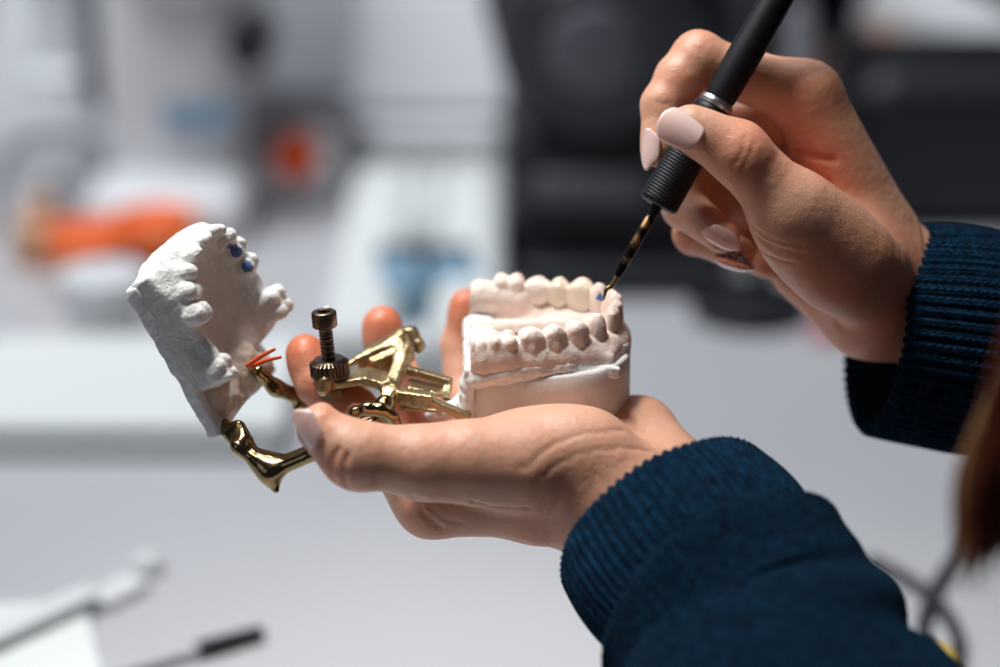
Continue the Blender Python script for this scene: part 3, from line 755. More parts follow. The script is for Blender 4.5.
# base: D-shaped block
def d_outline(sc=1.0, n=44, xb=-29.5, xf=31.0, hw=29.0):
    pts = []
    for k in range(n+1):
        t = -PI/2+PI*k/n; e = 2.6
        cx, sx = math.cos(t), math.sin(t)
        pts.append((4+(xf-4)*sc*abs(cx)**(2/e), hw*sc*math.copysign(abs(sx)**(2/e), sx)))
    pts += [(-8, hw*sc), (xb*sc+3, (hw-2)*sc), (xb*sc, (hw-6)*sc)] + [(xb*sc, (hw-6)*sc*(1-2*q/6)) for q in range(1, 6)] + [(xb*sc, -(hw-6)*sc), (xb*sc+3, -(hw-2)*sc), (-8, -hw*sc)]
    return pts
def prism(levels, mapf, nz=0.0, seed=0, wob=0.0):
    """levels: list of (z, outline list, dz function)"""
    V, F = [], []; n = len(levels[0][1])
    for z, ol in levels:
        for x, y in ol: V.append((x, y, z))
    V = np.array(V, float)
    if nz: V[:, :2] += (vnoise(V, .5, seed)*nz)[:, None]*V[:, :2]/np.linalg.norm(V[:, :2], axis=1)[:, None]
    if wob:
        m = np.repeat([lv[0] for lv in levels], n); sel = m == levels[-1][0]; V[sel, 2] += vnoise(V[sel], .45, seed+3)*wob
    for i in range(len(levels)-1):
        for k in range(n):
            k2 = (k+1) % n; F.append([i*n+k, i*n+k2, (i+1)*n+k2, (i+1)*n+k])
    F.append(list(range(n))[::-1]); F.append([(len(levels)-1)*n+k for k in range(n)])
    return mapf(V), F
o1, o2, o3 = d_outline(1.0), d_outline(1.012), d_outline(.97)
def slant(V): V = np.array(V, float); V[:, 2] += np.clip((V[:, 2]+40)/20, 0, 1)*(V[:, 0]*.11+1.0); return V
v, f = prism([(-44, o3), (-43, o1), (-34, o1), (-26, o1), (-20.5, o1), (-19.5, o3)], lambda V: low2world(slant(V)), .25, 3)
link('base', v, f, M['stone_base'], lower)['label'] = 'pale pinkish grey block under the lower cast'; 
gw = Grid((-36, -34, -25), (36, 34, -8), 0.5); Dw = gw.new()
for s in (-1, 1):
    for i in range(len(ridge)-1):
        a, b = ridge[i], ridge[i+1]; zz = -17.6+(1.4 if i < 2 else 0)
        put(gw, Dw, cap((a[0]*.99, s*(a[1]+1.4), zz), (b[0]*1.0, s*(b[1]+1.4), zz-.2*i), 5.8, 5.6, (0, 0, 1), .80), 2)
put(gw, Dw, cap((24.8, -2.7, -16.6), (24.8, 2.7, -16.6), 5.6, None, (0, 0, 1), .7), 2)
put(gw, Dw, cap((-27, -20, -17.5), (-27, 20, -16), 3.4, 4.4), 3)
put(gw, Dw, rbox((-24, 4, -14), (4.5, 14, 3.2), 2), 3)
put(gw, Dw, rbox((0, 0, -20), (26, 25, 2), 1), 2); put(gw, Dw, rbox((-10, 0, -17.5), (18, 24, 1.2), 1), 2)
Vw, Fw = nets(Dw, gw); Vw = relax(Vw, Fw, 1); Nw = vnormals(Vw, Fw); Vw = Vw+Nw*(vnoise(Vw, .7, 8)*.5+vnoise(Vw, 2.2, 9)*.2)[:, None]
Vw[:, 2] += np.where(Vw[:, 0] < 0, Vw[:, 0]*.07+2.0, 2.0-Vw[:, 0]*.02)
link('plaster_layer', low2world(Vw), Fw, M['mount'], lower)['label'] = 'rough white plaster seam between teeth and block'
# white plaster that ties the block to the brass prongs
gm = Grid((-52, -34, -48), (-20, 24, -8), 0.7); Dm = gm.new()
put(gm, Dm, rbox((-29.0, -6, -29), (1.8, 23, 14), 1.4), 0); put(gm, Dm, cap((-31, -16, -34), (-44, -16, -38), 4.0, 1.6, (0, 1, 0), 1.8), 4); put(gm, Dm, cap((-30, -24, -22), (-30, -23, -38), 2.4, 2.8), 3)
Vm, Fm = nets(Dm, gm); Vm = relax(Vm, Fm, 1); Nm = vnormals(Vm, Fm); Vm = Vm+Nm*(vnoise(Vm, .8, 18)*.5+vnoise(Vm, 2.5, 19)*.2)[:, None]
link('plaster_layer', low2world(Vm), Fm, M['mount'], lower)
# blue ink dots
def ball(name, c, r, material, parent, sq=(1, 1, 1)):
    bm = bmesh.new(); bmesh.ops.create_icosphere(bm, subdivisions=3, radius=1)
    for v_ in bm.verts:
        n_ = 1+.12*math.sin(7*v_.co.x+3*v_.co.z); v_.co = Vector((v_.co.x*r*sq[0]*n_, v_.co.y*r*sq[1]*n_, v_.co.z*r*sq[2]*n_))
    bmesh.ops.translate(bm, vec=Vector(c), verts=bm.verts)
    return bm_link(name, bm, material, parent, smooth=True)

# ---- upper cast (local frame: x towards the front teeth, y away from the camera, z = biting side)
gu = Grid((-44, -38, -28), (38, 38, 10), 0.5); Du = gu.new()
archu = [(19.0, 4.0), (17.2, 10.8), (13.0, 16.6), (7.0, 20.0), (-.8, 22.4), (-9, 24.0), (-17.0, 24.6), (-22.5, 24.6)]
def angu(i, s): return [0.15, .5, .92, 1.2, 1.32, 1.45, 1.5, 1.55][i]*s
for s in (-1, 1):
    for i in range(len(archu)-1):
        a, b = archu[i], archu[i+1]
        low = (s < 0 and i in (4, 5))
        put(gu, Du, cap((a[0]+1, s*a[1], -13 if low else -11), (b[0]+1, s*b[1], -13 if low else -11), 6.2, 6.4, (0, 0, 1), 1.0 if low else 1.2), 3)
put(gu, Du, cap((16.5, -4, -10), (16.5, 4, -10), 6.2, None, (0, 0, 1), 1.2), 3)
put(gu, Du, rbox((-5, 0, -15.5), (24.5, 27.5, 4.5), 2.0), 4)
put(gu, Du, cap((17, -14, -15), (18, 0, -15), 4.5, 5, (0, 0, 1), 1.1), 6); put(gu, Du, cap((18, 14, -15.5), (19, 0, -15.5), 4.5, 5, (0, 0, 1), 1.1), 6)
put(gu, Du, ell((-12, 0, -3), (28, 15.5, 13)), 4, sub=True)            # palate vault
teethu, namesu = [], []
PT = ('tooth', M['plaster'])
def TU(kind, i, s, wd, dp, ht, top, nm=PT, dx=0):
    x, y = archu[i]; teethu.append(tooth(kind, x+dx, s*y, angu(i, s), wd, dp, ht, top)); namesu.append(nm)
for s in (-1, 1):
    TU('inc', 0, s, 7.6, 6.4, 13.5, 4.5); TU('inc', 1, s, 6.6, 6.2, 12, 2.4)
TU('can', 2, -1, 7.6, 8.6, 11, .4); TU('pre', 3, -1, 6.8, 9.6, 10, .2); TU('pre', 4, -1, 7.4, 10.4, 10, .6)
TU('mol', 7, -1, 10.5, 9.5, 9, -1.6, dx=-.5)
TU('can', 2, 1, 7.4, 8.0, 11, 2.0); TU('pre', 3, 1, 7, 8.8, 10, 1.2, ('tooth', M['plaster'], 'tooth with blue ink on its tip')); TU('pre', 4, 1, 7, 9, 10, .8); TU('mol', 7, 1, 12, 11, 11, 2.6, dx=3.5)
put(gu, Du, rbox((31.0, 0, -16), (9, 40, 14), .5, (1, 0, -.03), (0, 1, 0)), 1.0, sub=True)
for s in (-1, 1): put(gu, Du, rbox((-4, s*36.4, -17), (36, 8.8, 13), .4, (1, 0, 0), (0, 1, s*.10)), .8, sub=True)
for tp in teethu: put(gu, Du, tp, 0.8)
put(gu, Du, ell((-11, -31, -7), (8, 6, 6)), 4, sub=True)                 # trimmed-away cheek side behind the last tooth
put(gu, Du, rbox((-37.5, -22, -13), (8, 16, 20), .5, (1, .5, 0), (-.5, 1, 0)), .6, sub=True)   # flat trimmed heel
put(gu, Du, rbox((-37.5, 22, -13), (8, 16, 20), .5, (1, -.28, 0), (.28, 1, 0)), .6, sub=True)
def u2w(V): return world(up2cam(V))
upper = split_cast('upper_cast', Du, gu, teethu, namesu, u2w, True, {'body': M['plaster']}, art, eps=.35, seedn=25, rough=.2, ink=(((6.5, 16.5, -.5), 2.3), ((-.5, 18.5, -.8), 2.2), ((9.5, 15.0, -1.0), 1.5)))
upper['label'] = 'white plaster cast of the upper teeth tipped open at the left'
gb = Grid((-52, -34, -34), (38, 34, -14), 0.6); Db = gb.new()
put(gb, Db, rbox((-13, 0, -20.2), (31, 28, 2.9), 1.4), 0); put(gb, Db, cap((10, -14, -20.5), (18, 0, -20.5), 2.6), 4)
Vb, Fb = nets(Db, gb); Vb = relax(Vb, Fb, 1); Nb = vnormals(Vb, Fb); Vb = Vb+Nb*(vnoise(Vb, .35, 31)*.7+vnoise(Vb, 1.6, 32)*.15)[:, None]
link('mounting_plate', u2w(Vb), Fb[:, ::-1], M['mount'], upper)['label'] = 'smooth white plaster disc behind the upper cast'
gq = Grid((-56, -30, -40), (0, 34, -8), 0.7); Dq = gq.new()
put(gq, Dq, ell((-31, -5, -18), (11, 16, 6)), 0); put(gq, Dq, rbox((-33, -8, -18.5), (9, 16, 3.5), 3), 4); put(gq, Dq, cap((-34, -14, -20), (-42, -14, -22), 5.5, 3.0), 5); put(gq, Dq, cap((-30, 6, -15), (-37, 12, -12), 5, 4), 6)
Vq, Fq = nets(Dq, gq); Vq = relax(Vq, Fq, 1); Nq = vnormals(Vq, Fq); Vq = Vq+Nq*(vnoise(Vq, .45, 41)*.9+vnoise(Vq, 1.7, 42)*.25)[:, None]
link('mounting_plaster', u2w(Vq), Fq[:, ::-1], M['mountp'], upper)['label'] = 'lumpy beige plaster gripping the brass bow'
for (x, y) in ((238, 249), (246, 258), (243, 253)):
    pass
# two orange-red pins at the heel of the upper cast
for (a, b) in (((247, 366, -6), (275, 349, -10)), ((250, 367, -4), (281, 357, -8))):
    v, f = tube(world(spline([P(*a), (P(*a)+P(*b))/2+np.array([0, .4, 0]), P(*b)], 10)), np.linspace(.0010, .0006, 10), 10)
    link('pin', v, f, M['redpin'], upper)['label'] = 'thin orange-red pin'

# ---- brass frame
gf = Grid((-122, -70, -32), (-8, 14, 66), 0.55)
def brassmesh(name, prims, parent, material=None, flushk=1.5):
    D = gf.new()
    for q in prims:
        pr, k = q[0], q[1]; put(gf, D, pr, k, sub=(len(q) > 2))
    V, F = nets(D, gf); V = relax(V, F, 2, .4)
    return link(name, world(V), F[:, ::-1], material or M['brass'], parent)
HN, HF = P(380, 420, 2), P(407, 345, 38)      # hinge shaft, near and far end
hx = (HF-HN)/np.linalg.norm(HF-HN)
uX, uU, uA = np.array([1.0, 0, 0]), np.array([0, .94, -.342]), np.array([0, .342, .94])     # right, up and away of the room
def bar(p, q, h1, h2, up=uU, rad=.5, ext=0):     # flat bar from p to q: h1 = half width sideways, h2 = half height along up
    p, q = np.array(p), np.array(q); d = q-p; L = np.linalg.norm(d); d = d/L; u_ = np.array(up)-(np.array(up)@d)*d
    return rbox((p+q)/2, (L/2+ext, h2, h1), rad, d, u_)
lowf = brassmesh('lower_frame', [
    (bar(HN+(HF-HN)*.06, HN+(HF-HN)*.95, 2.6, 3.0, (0, .9, -.4), 1.3), 0), (cap(HN+(HF-HN)*.80, HN+(HF-HN)*1.0, 3.6, 3.2), 3), (cap(HN, HN+(HF-HN)*.12, 3.0, 3.4), 2.5),
    (bar(P(322, 383, 18), P(366, 376, 19), 5.6, 1.5, uU, .5), 0), (bar(P(364, 376, 19), P(398, 384, 20), 6.5, 1.7, uU, .5), 1.5),
    (bar(P(396, 398, 12), P(384, 382, 14), 2.0, 2.6, (1, .3, 0), .6), 1.5), (cap(P(326, 381, 12), P(324, 389, 13), 2.8), 1),
    (bar(P(404, 369, 26), P(451, 382, 26), 2.0, 1.5, uU, .5), 1), (bar(P(449, 379, 27), P(446, 399, 22), 1.5, 1.6, uX, .5), .8),
    (bar(P(408, 384, 24), P(446, 392, 24), 5, .8, uU, .4), 1),
    (bar(P(398, 396, 9), P(434, 401, 6), 2.4, 2.6, uU, .5), 1), (bar(P(432, 402, 6), P(470, 418, 6), 2.2, 1.5, uU, .5), 1),
    (bar(P(400, 405, 14), P(440, 408, 14), 4, .8, uU, .4), 1),
], art)
lowf['label'] = 'brass lower frame with a cross shaft and two prongs'
wg = [P(352, 363, 30), P(368, 353, 33), P(401, 334, 38), P(408, 352, 34), P(392, 368, 30)]
hookf = brassmesh('hinge_wing', [
    (bar(P(358, 366, 31), P(404, 348, 35), 1.6, 3.6, (.3, .9, -.1), .6), 0), (bar(P(372, 368, 29), P(404, 354, 33), 1.6, 3.0, (.3, .9, -.1), .6), 1.5),
    (bar(P(368, 352, 33), P(401, 334, 38), 3.4, 1.3, (.4, .9, 0), .7), 1.0), (cap(P(401, 335, 38), P(411, 335, 40), 2.6, 2.9), 2.0),
    (cap(P(411, 335, 40), P(419, 345, 38), 2.9, 2.0), 2), (cap(P(419, 345, 38), P(418, 352, 37), 2.0, .8), 2),
    (cap(P(368, 353, 33), P(350, 364, 29), 1.7, 1.1), 1.5), (cap(P(396, 346, 36), P(407, 356, 32), 3.4, 3.0), 3),
], art)
tor = []
tp_ = [P(x, y, ww) for x, y, ww in ((349, 421, -4), (356, 413, -7), (368, 409, -9), (381, 410, -9), (392, 416, -7), (397, 426, -4))]
for i in range(len(tp_)-1): tor.append((cap(tp_[i], tp_[i+1], 2.1+.3*(i in (1, 2, 3)), 2.2), 2))
tor += [(cap(P(385, 405, -2), P(379, 423, -2), 3.8, 3.2), 3), (cap(P(360, 424, -3), P(385, 424, -3), 1.3), 1)]
brassmesh('hinge_ring', tor, art, M['brass_dark'])
gf = Grid((-112, -66, -34), (-20, 2, 66), 0.55)
upf = brassmesh('upper_frame', [
    (cap(P(214, 416, 12), P(240, 443, -1), 2.6, 3.2, (0, .3, 1), 1.8), 0), (cap(P(240, 445, -2), P(270, 468, -6), 3.0, 3.6, (0, .3, 1), 1.8), 3),
    (cap(P(268, 466, -6), P(276, 490, -8), 4.4, 1.3), 5), (cap(P(270, 470, -6), P(318, 450, -14), 3.3, 2.9, (0, .4, 1), 1.6), 4),
    (cap(P(318, 450, -14), P(352, 432, -6), 2.9, 2.6), 3), (cap(P(352, 432, -6), P(380, 422, 0), 2.6, 2.8), 3),
    (cap(P(238, 428, 2), P(246, 440, -2), 3, 2), 3),
    (cap(P(258, 372, 22), P(276, 388, 26), 2.6, 2.6), 0), (cap(P(276, 388, 26), P(306, 400, 36), 2.8, 2.8, (0, .4, 1), 1.5), 3),
    (cap(P(300, 398, 34), P(296, 420, 30), 2.4, .9), 3), (cap(P(306, 400, 36), P(360, 380, 52), 2.6, 2.4), 3), (cap(P(360, 380, 52), P(404, 348, 44), 2.4, 2.6), 3),
], art, M['brass_dark'])
upf['label'] = 'dark polished brass bow with a downward spike'
# stop screw, knurled nut and socket head
s0, s1 = W(331, 382, 18), W(324.5, 320, 10)
ax = (s1-s0)/np.linalg.norm(s1-s0); Ls = np.linalg.norm(s1-s0)
th = []
for i in range(121):
    t = i/120; th.append((t, 0.0024+0.00025*math.sin(t*2*PI*26)))
screw = lathe_link('screw', s0-ax*.006, s1+ax*.001, th, M['bronze'], art, 32); screw['label'] = 'dark threaded stop screw'
n0, n1 = W(330.5, 376, 17), W(328.5, 358, 14.7)
lathe_link('knurled_nut', n0, n1, [(0, .0045), (.02, .0064), (.10, .0070), (.78, .0070), (.86, .0064), (.98, .0055), (1, .0030)], M['bronze'], screw, 144,
           lambda t, a, r: r*(1+(0.045*max(-1, min(1, 3*math.sin(a*28))) if .05 < t < .8 else 0)))
h0, h1 = W(325, 327, 11), W(323.6, 311, 9)
hxv, hb, hc = frame_of(h1-h0)
bmh = bmesh.new(); rings = []
segs = 48
def hexr(a, r): return r/ max(abs(math.cos((a % (PI/3))-PI/6)), .01)*.9
spec = [(0, .0030, 0), (.02, .0042, 0), (.08, .0046, 0), (.90, .0046, 0), (.98, .0042, 0), (1.0, .0038, 0), (1.0, .0026, 1), (.98, .0024, 1), (.45, .0024, 1)]
for t, r, hx_ in spec:
    rings.append([bmh.verts.new(h0+(h1-h0)*t+(hexr(2*PI*k/segs, r) if hx_ else r)*(math.cos(2*PI*k/segs)*hb+math.sin(2*PI*k/segs)*hc)) for k in range(segs)])
for i in range(len(rings)-1):
    for k in range(segs): bmh.faces.new((rings[i][k], rings[i][(k+1) % segs], rings[i+1][(k+1) % segs], rings[i+1][k]))
bmh.faces.new(rings[0][::-1]); bmh.faces.new(rings[-1])
bm_link('socket_head', bmh, M['bronze'], screw, smooth=True)
ball('plaster_crumb', h1+np.array([.0012, .001, .0008]), .0011, M['plaster'], screw, (1, 1, .8))
bn = lathe_link('locking_nut', W(331.5, 388, 18.5), W(332.5, 397, 19.5), [(0, .0045), (1, .0045)], M['bronze'], screw, 6)
# coil spring between the prongs
sp = [P(415+14*t, 392+1.5*math.sin(t*2*PI*5), 14+3.2*math.cos(t*2*PI*5)) for t in np.linspace(0, 1, 70)]
v, f = tube(world(np.array(sp)), .00035, 8); link('spring', v, f, M['bronze'], art)

# ------------------------------------------------------------------ the brush
GA, GB = P(657, 206, 15), P(716, 104, 15)       # grip, lower and upper end (centre line)
dirp = (GB-GA)/np.linalg.norm(GB-GA)
brush = empty('brush', world(P(604, 299, 16)), 'slim black brush with a ribbed black grip and gold metal tip touching a front tooth', 'brush')
HT = GB+dirp*92
lathe_link('handle', world(GB+dirp*1.0), world(HT), [(0, .0054), (.03, .0060), (.25, .0063), (.6, .0057), (.97, .0036), (1, .0020)], M['black'], brush, 64)
lathe_link('metal_ring', world(GB-dirp*1.6), world(GB+dirp*1.8), [(0, .0060), (.08, .0065), (.45, .0066), (.5, .0061), (.55, .0066), (.92, .0063), (1, .0056)], M['steel'], brush, 64)
gp = []
for i in range(181):
    t = i/180; r = np.interp(t, [0, .012, .04, .5, .96, 1], [.0058, .0070, .00745, .0073, .0067, .0060]); gp.append((t, r))
lathe_link('grip', world(GA), world(GB-dirp*1.2), gp, M['grip'], brush, 144, lambda t, a, r: r+(.00007*math.sin(t*2*PI*34+a*3)*(1 if .04 < t < .95 else 0))+(.00003*math.sin(a*40) if .04 < t < .95 else 0))
TPp = P(604, 299, 16)
S0 = GA+dirp*.5; S1 = P(649, 216, 15.2); dd = TPp-S0
lathe_link('ferrule_collar', world(S0), world(S0+dd*.13), [(0, .0021), (.9, .0018), (1, .0014)], M['black'], brush, 32)
lathe_link('ferrule', world(S0+dd*.12), world(S0+dd*.76), [(0, .0014), (.04, .0019), (.5, .0019), (.9, .00165), (1, .0011)], M['ferrule'], brush, 32)
tv, tf = tube(world(spline([S0+dd*.74, S0+dd*.86, P(606, 290, 16), P(603.5, 301, 16.5)], 14)), np.interp(np.linspace(0, 1, 14), [0, .3, .7, 1], [.0011, .0010, .0008, .0003]), 14)
link('metal_tip', tv, tf, mat('gold_tip', (0.62, .40, .18), .25, metal=1), brush)

# ------------------------------------------------------------------ setting: table, floor, walls
bm = bmesh.new(); ol_ = [(-1.9, .5), (.15, .5), (.15, .94), (2.3, .94), (2.3, 2.6), (-1.9, 2.6)]
lo_ = [bm.verts.new((a_, b_, TABLE_Z-.028)) for a_, b_ in ol_]; hi_ = [bm.verts.new((a_, b_, TABLE_Z)) for a_, b_ in ol_]
bm.faces.new(lo_[::-1]); bm.faces.new(hi_)
for q_ in range(6): bm.faces.new((lo_[q_], lo_[(q_+1) % 6], hi_[(q_+1) % 6], hi_[q_]))
tb = empty('table', (0.2, 1.55, 0), 'long pale grey laminate worktop under everything', 'table')
bm_link('tabletop', bm, M['table'], tb, bevel=.004)
for x in (-1.75, 2.15):
    for y in ((.62 if x < 0 else 1.05), 2.48):
        bm = bmesh.new(); bx(bm, (x, y, (TABLE_Z-.028)/2), (.06, .06, TABLE_Z-.028)); bm_link('leg', bm, M['grey'], tb, bevel=.004)
def shell(name, c, s, m):
    bm = bmesh.new(); bx(bm, c, s); o = bm_link(name, bm, m); o['kind'] = 'structure'; return o
shell('floor', (0.2, 1.0, -.05), (5.4, 5.2, .1), M['floor'])
shell('wall_back', (0.2, 3.15, 1.35), (5.4, .1, 2.7), M['wall'])

def thing(name, label, cat, loc, group=None): return empty(name, loc, label, cat, group)
def box_part(name, c, s, m, parent, rz=0, bevel=.006, tilt=None):
    bm = bmesh.new(); bx(bm, c, s, rz, tilt); return bm_link(name, bm, m, parent, bevel=bevel, smooth=False)
def cyl_part(name, p0, p1, r, m, parent, r2=None, seg=40, bev=.06):
    r2 = r if r2 is None else r2
    return lathe_link(name, p0, p1, [(0, r*.94), (bev*.5, r), (1-bev*.5, r2), (1, r2*.94)], m, parent, seg)
def cable(name, pts, r, m, parent=None):
    v, f = tube(spline(pts, 60), r, 10); return link(name, v, f, m, parent, loc=None)
Z = TABLE_Z

def mpp(y): return ((np.array([0, y, TABLE_Z])-CAM)@Fv)*36/85/1000      # metres per photograph pixel on the table at distance y
def foot(px0, px1, py):          # table span under two photograph columns at row py -> centre x, y, width
    a, b = T(px0, py), T(px1, py); return (a[0]+b[0])/2, a[1], b[0]-a[0]
def hgt(py0, py1, y): return (py0-py1)*mpp(y)/math.cos(PITCH)*1.0

# --- white square tray with dark and blue pieces
x, y, wd = foot(320, 504, 392); dp = .36
k = thing('instrument_tray', 'white square tray with a raised rim behind the screw, holding blue and black pieces', 'tray', (x, y+dp/2, Z))
box_part('tray_floor', (x, y+dp/2, Z+.006), (wd-.02, dp-.02, .012), M['paper'], k)
for cc, ss in (((x-wd/2+.022, y+dp/2, Z+.02), (.044, dp, .04)), ((x+wd/2-.022, y+dp/2, Z+.02), (.044, dp, .04)), ((x, y+dp-.07, Z+.02), (wd-.09, .14, .04)), ((x, y+.02, Z+.015), (wd-.09, .04, .03))):
    box_part('rim', cc, ss, M['paper'], k, bevel=.012)
for px, py, sx, col_, nm, lab in ((398, 296, .026, 'bluepl', 'wax_block', 'left of the two dusty blue wax blocks in the white tray'), (455, 290, .028, 'bluepl', 'wax_block', 'right of the two dusty blue wax blocks in the white tray')):
    a = T(px, py, Z+.02); bm = bmesh.new(); bx(bm, (a[0], a[1], Z+.0265), (sx*1.2, .075, .028), .15); o = bm_link(nm, bm, M[col_], bevel=.005); setp(o, lab, 'wax block', 'blue wax blocks in the white tray')
a = T(425, 272, Z+.03); kk = thing('clamp', 'black spring clamp lying at the back of the white tray', 'clamp', (a[0], a[1], Z+.0125))
for s_ in (-1, 1): box_part('jaw', (a[0]+s_*.014, a[1], Z+.026), (.024, .05, .026), M['dark'], kk, rz=s_*.2)
cyl_part('pivot', (a[0]-.03, a[1]+.012, Z+.036), (a[0]+.03, a[1]+.012, Z+.036), .009, M['dark'], kk)

# --- low white tub and pot (left)
x, y, wd = foot(-60, 285, 462); dp = .15
k = thing('storage_box', 'low bright white box lying at the left behind the upper cast', 'box', (x, y+dp/2, Z))
box_part('box_body', (x, y+dp/2, Z+.007), (wd, dp, .014), M['paper'], k, bevel=.008); box_part('lid', (x, y+dp/2, Z+.018), (wd*.985, dp*.97, .007), M['paper'], k, bevel=.004)
x, y, wd = foot(52, 138, 372)
k = thing('plaster_pot', 'round white pot standing behind the low white box', 'pot', (x, y+.05, Z))
lathe_link('pot_body', (x, y+.05, Z), (x, y+.05, Z+.040), [(0, wd*.42), (.06, wd*.46), (.9, wd*.52), (1, wd*.50)], M['white'], k); cyl_part('lid', (x, y+.05, Z+.0405), (x, y+.05, Z+.047), wd*.54, M['white'], k, bev=.3)
for px, lab, r_, m_ in ((90, 'left of the two orange rubber mixing bowls', .027, 'orange'), (158, 'right of the two orange rubber mixing bowls, nearest the upper cast', .027, 'orange')):
    py = 288 if px < 100 else 272
    a = T(px, py); v, f = lathe((a[0], a[1], Z), (a[0], a[1], Z+.042), [(0, r_*.55), (.08, r_*.62), (.6, r_*.92), (1, r_), (.97, r_*.93), (.5, r_*.78), (.15, r_*.4)], 48)
    setp(link('mixing_bowl', v, f, M[m_]), lab, 'bowl', 'orange rubber mixing bowls')
a = T(45, 262); k = thing('bottle', 'tan brown bottle standing at the left edge beside an orange bowl', 'bottle', (a[0], a[1], Z))
lathe_link('bottle_body', (a[0], a[1], Z), (a[0], a[1], Z+.035), [(0, .020), (.05, .022), (.8, .022), (1, .010)], M['tan'], k); cyl_part('cap', (a[0], a[1], Z+.035), (a[0], a[1], Z+.046), .011, M['tan'], k)

# --- white tall dental unit with blue label, black knob
x, y, wd = foot(95, 240, 240); y += .02; h = hgt(240, -60, y)
k = thing('milling_machine', 'tall white bench machine with a blue label and a black knob', 'machine', (x, y+.12, Z))
box_part('housing', (x, y+.14, Z+h/2), (wd, .24, h), M['white'], k, bevel=.03)
box_part('base', (x, y+.10, Z+.02), (wd*1.1, .30, .04), M['white'], k, bevel=.012)
box_part('top_cover', (x+.035, y+.12, Z+h*.88), (wd*1.35, .26, h*.28), M['white'], k, bevel=.03)
a = P(198, 122); 
def at_y(px, py, yy):            # point of the photograph's ray on the vertical plane at distance yy
    d = Fv+Rv*(px-500)*36/85/1000+Uv*(333.5-py)*36/85/1000; return CAM+d*((yy-CAM[1])/d[1])
q = at_y(198, 120, y+.01); box_part('label', (q[0], y+.016, q[2]), (.052, .012, .018), M['bluepl'], k, bevel=.003)
q = at_y(250, 42, y-.02); cyl_part('knob', (q[0], y+.02, q[2]), (q[0], y-.035, q[2]), .0165, M['dark'], k, bev=.3)
# white jug at the far left with a grey hose looping over it
x, y, wd = foot(8, 92, 222)
k = thing('water_jug', 'squat white jug at the left edge under a looping grey hose', 'jug', (x, y+.05, Z))
lathe_link('jug_body', (x, y+.05, Z), (x, y+.05, Z+.085), [(0, wd*.42), (.1, wd*.5), (.7, wd*.5), (1, wd*.36)], M['white'], k); cyl_part('lid', (x, y+.05, Z+.0855), (x, y+.05, Z+.10), wd*.34, M['white'], k, bev=.2)
hp = [at_y(px, py, y-.01) for px, py in ((-4, 235), (-2, 190), (14, 148), (45, 132), (75, 134), (98, 150), (104, 190))]
setp(cable('hose', [T(-8, 235)+np.array([0, 0, .008])]+hp+[T(104, 238)+np.array([0, 0, .008])], .006, M['grey']), 'grey hose arching over the white jug', 'hose')
# white spray bottle and dark stand behind
a = T(30, 172); k = thing('spray_bottle', 'pale white conical bottle standing behind the jug', 'bottle', (a[0], a[1], Z))
lathe_link('bottle_body', (a[0], a[1], Z), (a[0], a[1], Z+.16), [(0, .034), (.04, .038), (.5, .034), (.8, .018), (1, .012)], M['white'], k); cyl_part('cap', (a[0], a[1], Z+.16), (a[0], a[1], Z+.185), .013, M['white'], k)
a = T(78, 175); k = thing('stand', 'dark slim stand behind the white machine', 'stand', (a[0], a[1]+.1, Z))
a = a+np.array([-.02, .12, 0]); k.location = (a[0], a[1]+.1, Z); bpy.context.view_layer.update(); cyl_part('base', (a[0], a[1]+.1, Z), (a[0], a[1]+.1, Z+.015), .05, M['darkgrey'], k); cyl_part('pole', (a[0], a[1]+.1, Z+.015), (a[0], a[1]+.1, Z+.36), .011, M['darkgrey'], k); box_part('head', (a[0], a[1]+.1, Z+.30), (.045, .04, .12), M['darkgrey'], k, bevel=.01)
# dark arched handpiece arm with red-orange button
x, y, wd = foot(345, 505, 205); y += .02; h = hgt(205, 138, y)
k = thing('control_unit', 'low white control unit with a grey sloping top behind the tray', 'machine', (x, y+.14, Z))
box_part('housing', (x, y+.11, Z+h/2), (wd, .20, h), M['white'], k, bevel=.012); box_part('sloping_panel', (x, y+.12, Z+h+.035), (wd, .20, .012), M['offwhite'], k, bevel=.004, tilt=(.30, 'X'))
x, y, wd = foot(262, 335, 212)
k = thing('polishing_unit', 'small white polishing unit with a dark grey arched arm and a red-orange button', 'machine', (x, y+.06, Z))
box_part('housing', (x, y+.07, Z+.02), (wd*1.15, .12, .04), M['white'], k, bevel=.01)
ap = [at_y(px, py, y+.04) for px, py in ((236, 196), (238, 165), (248, 135), (275, 118), (305, 112), (335, 118), (355, 135), (366, 160))]
cable('arm', ap, np.interp(np.linspace(0, 1, 60), [0, .4, .7, 1], [.004, .006, .0085, .010]), M['grey'], k)
q = at_y(294, 161, y); lathe_link('button', (q[0], y+.03, q[2]), (q[0], y-.008, q[2]), [(0, .012), (.1, .0165), (.7, .0165), (.9, .013), (1, .007)], M['redorange'], k)
box_part('button_post', (q[0], y+.04, (Z+.04+q[2])/2), (.03, .03, q[2]-Z-.02), M['white'], k, bevel=.005)
# grey cabinet behind
a = T(400, 110); bm = bmesh.new(); x, y, wd = foot(250, 520, 112)
k = thing('bench_cabinet', 'broad mid grey cabinet standing at the back of the table', 'cabinet', (x, y+.2, Z))
box_part('cabinet_body', (x, y+.18, Z+.16), (wd*1.5, .3, .32), M['offwhite'], k, bevel=.01); box_part('door', (x-wd*.37, y+.02, Z+.16), (wd*.70, .016, .29), M['offwhite'], k, bevel=.004); box_part('door', (x+wd*.37, y+.02, Z+.16), (wd*.70, .016, .29), M['offwhite'], k, bevel=.004)
q = at_y(465, 12, y); cyl_part('handle', (q[0]-.03, y-.01, q[2]), (q[0]+.02, y-.01, q[2]), .016, M['darkgrey'], k)

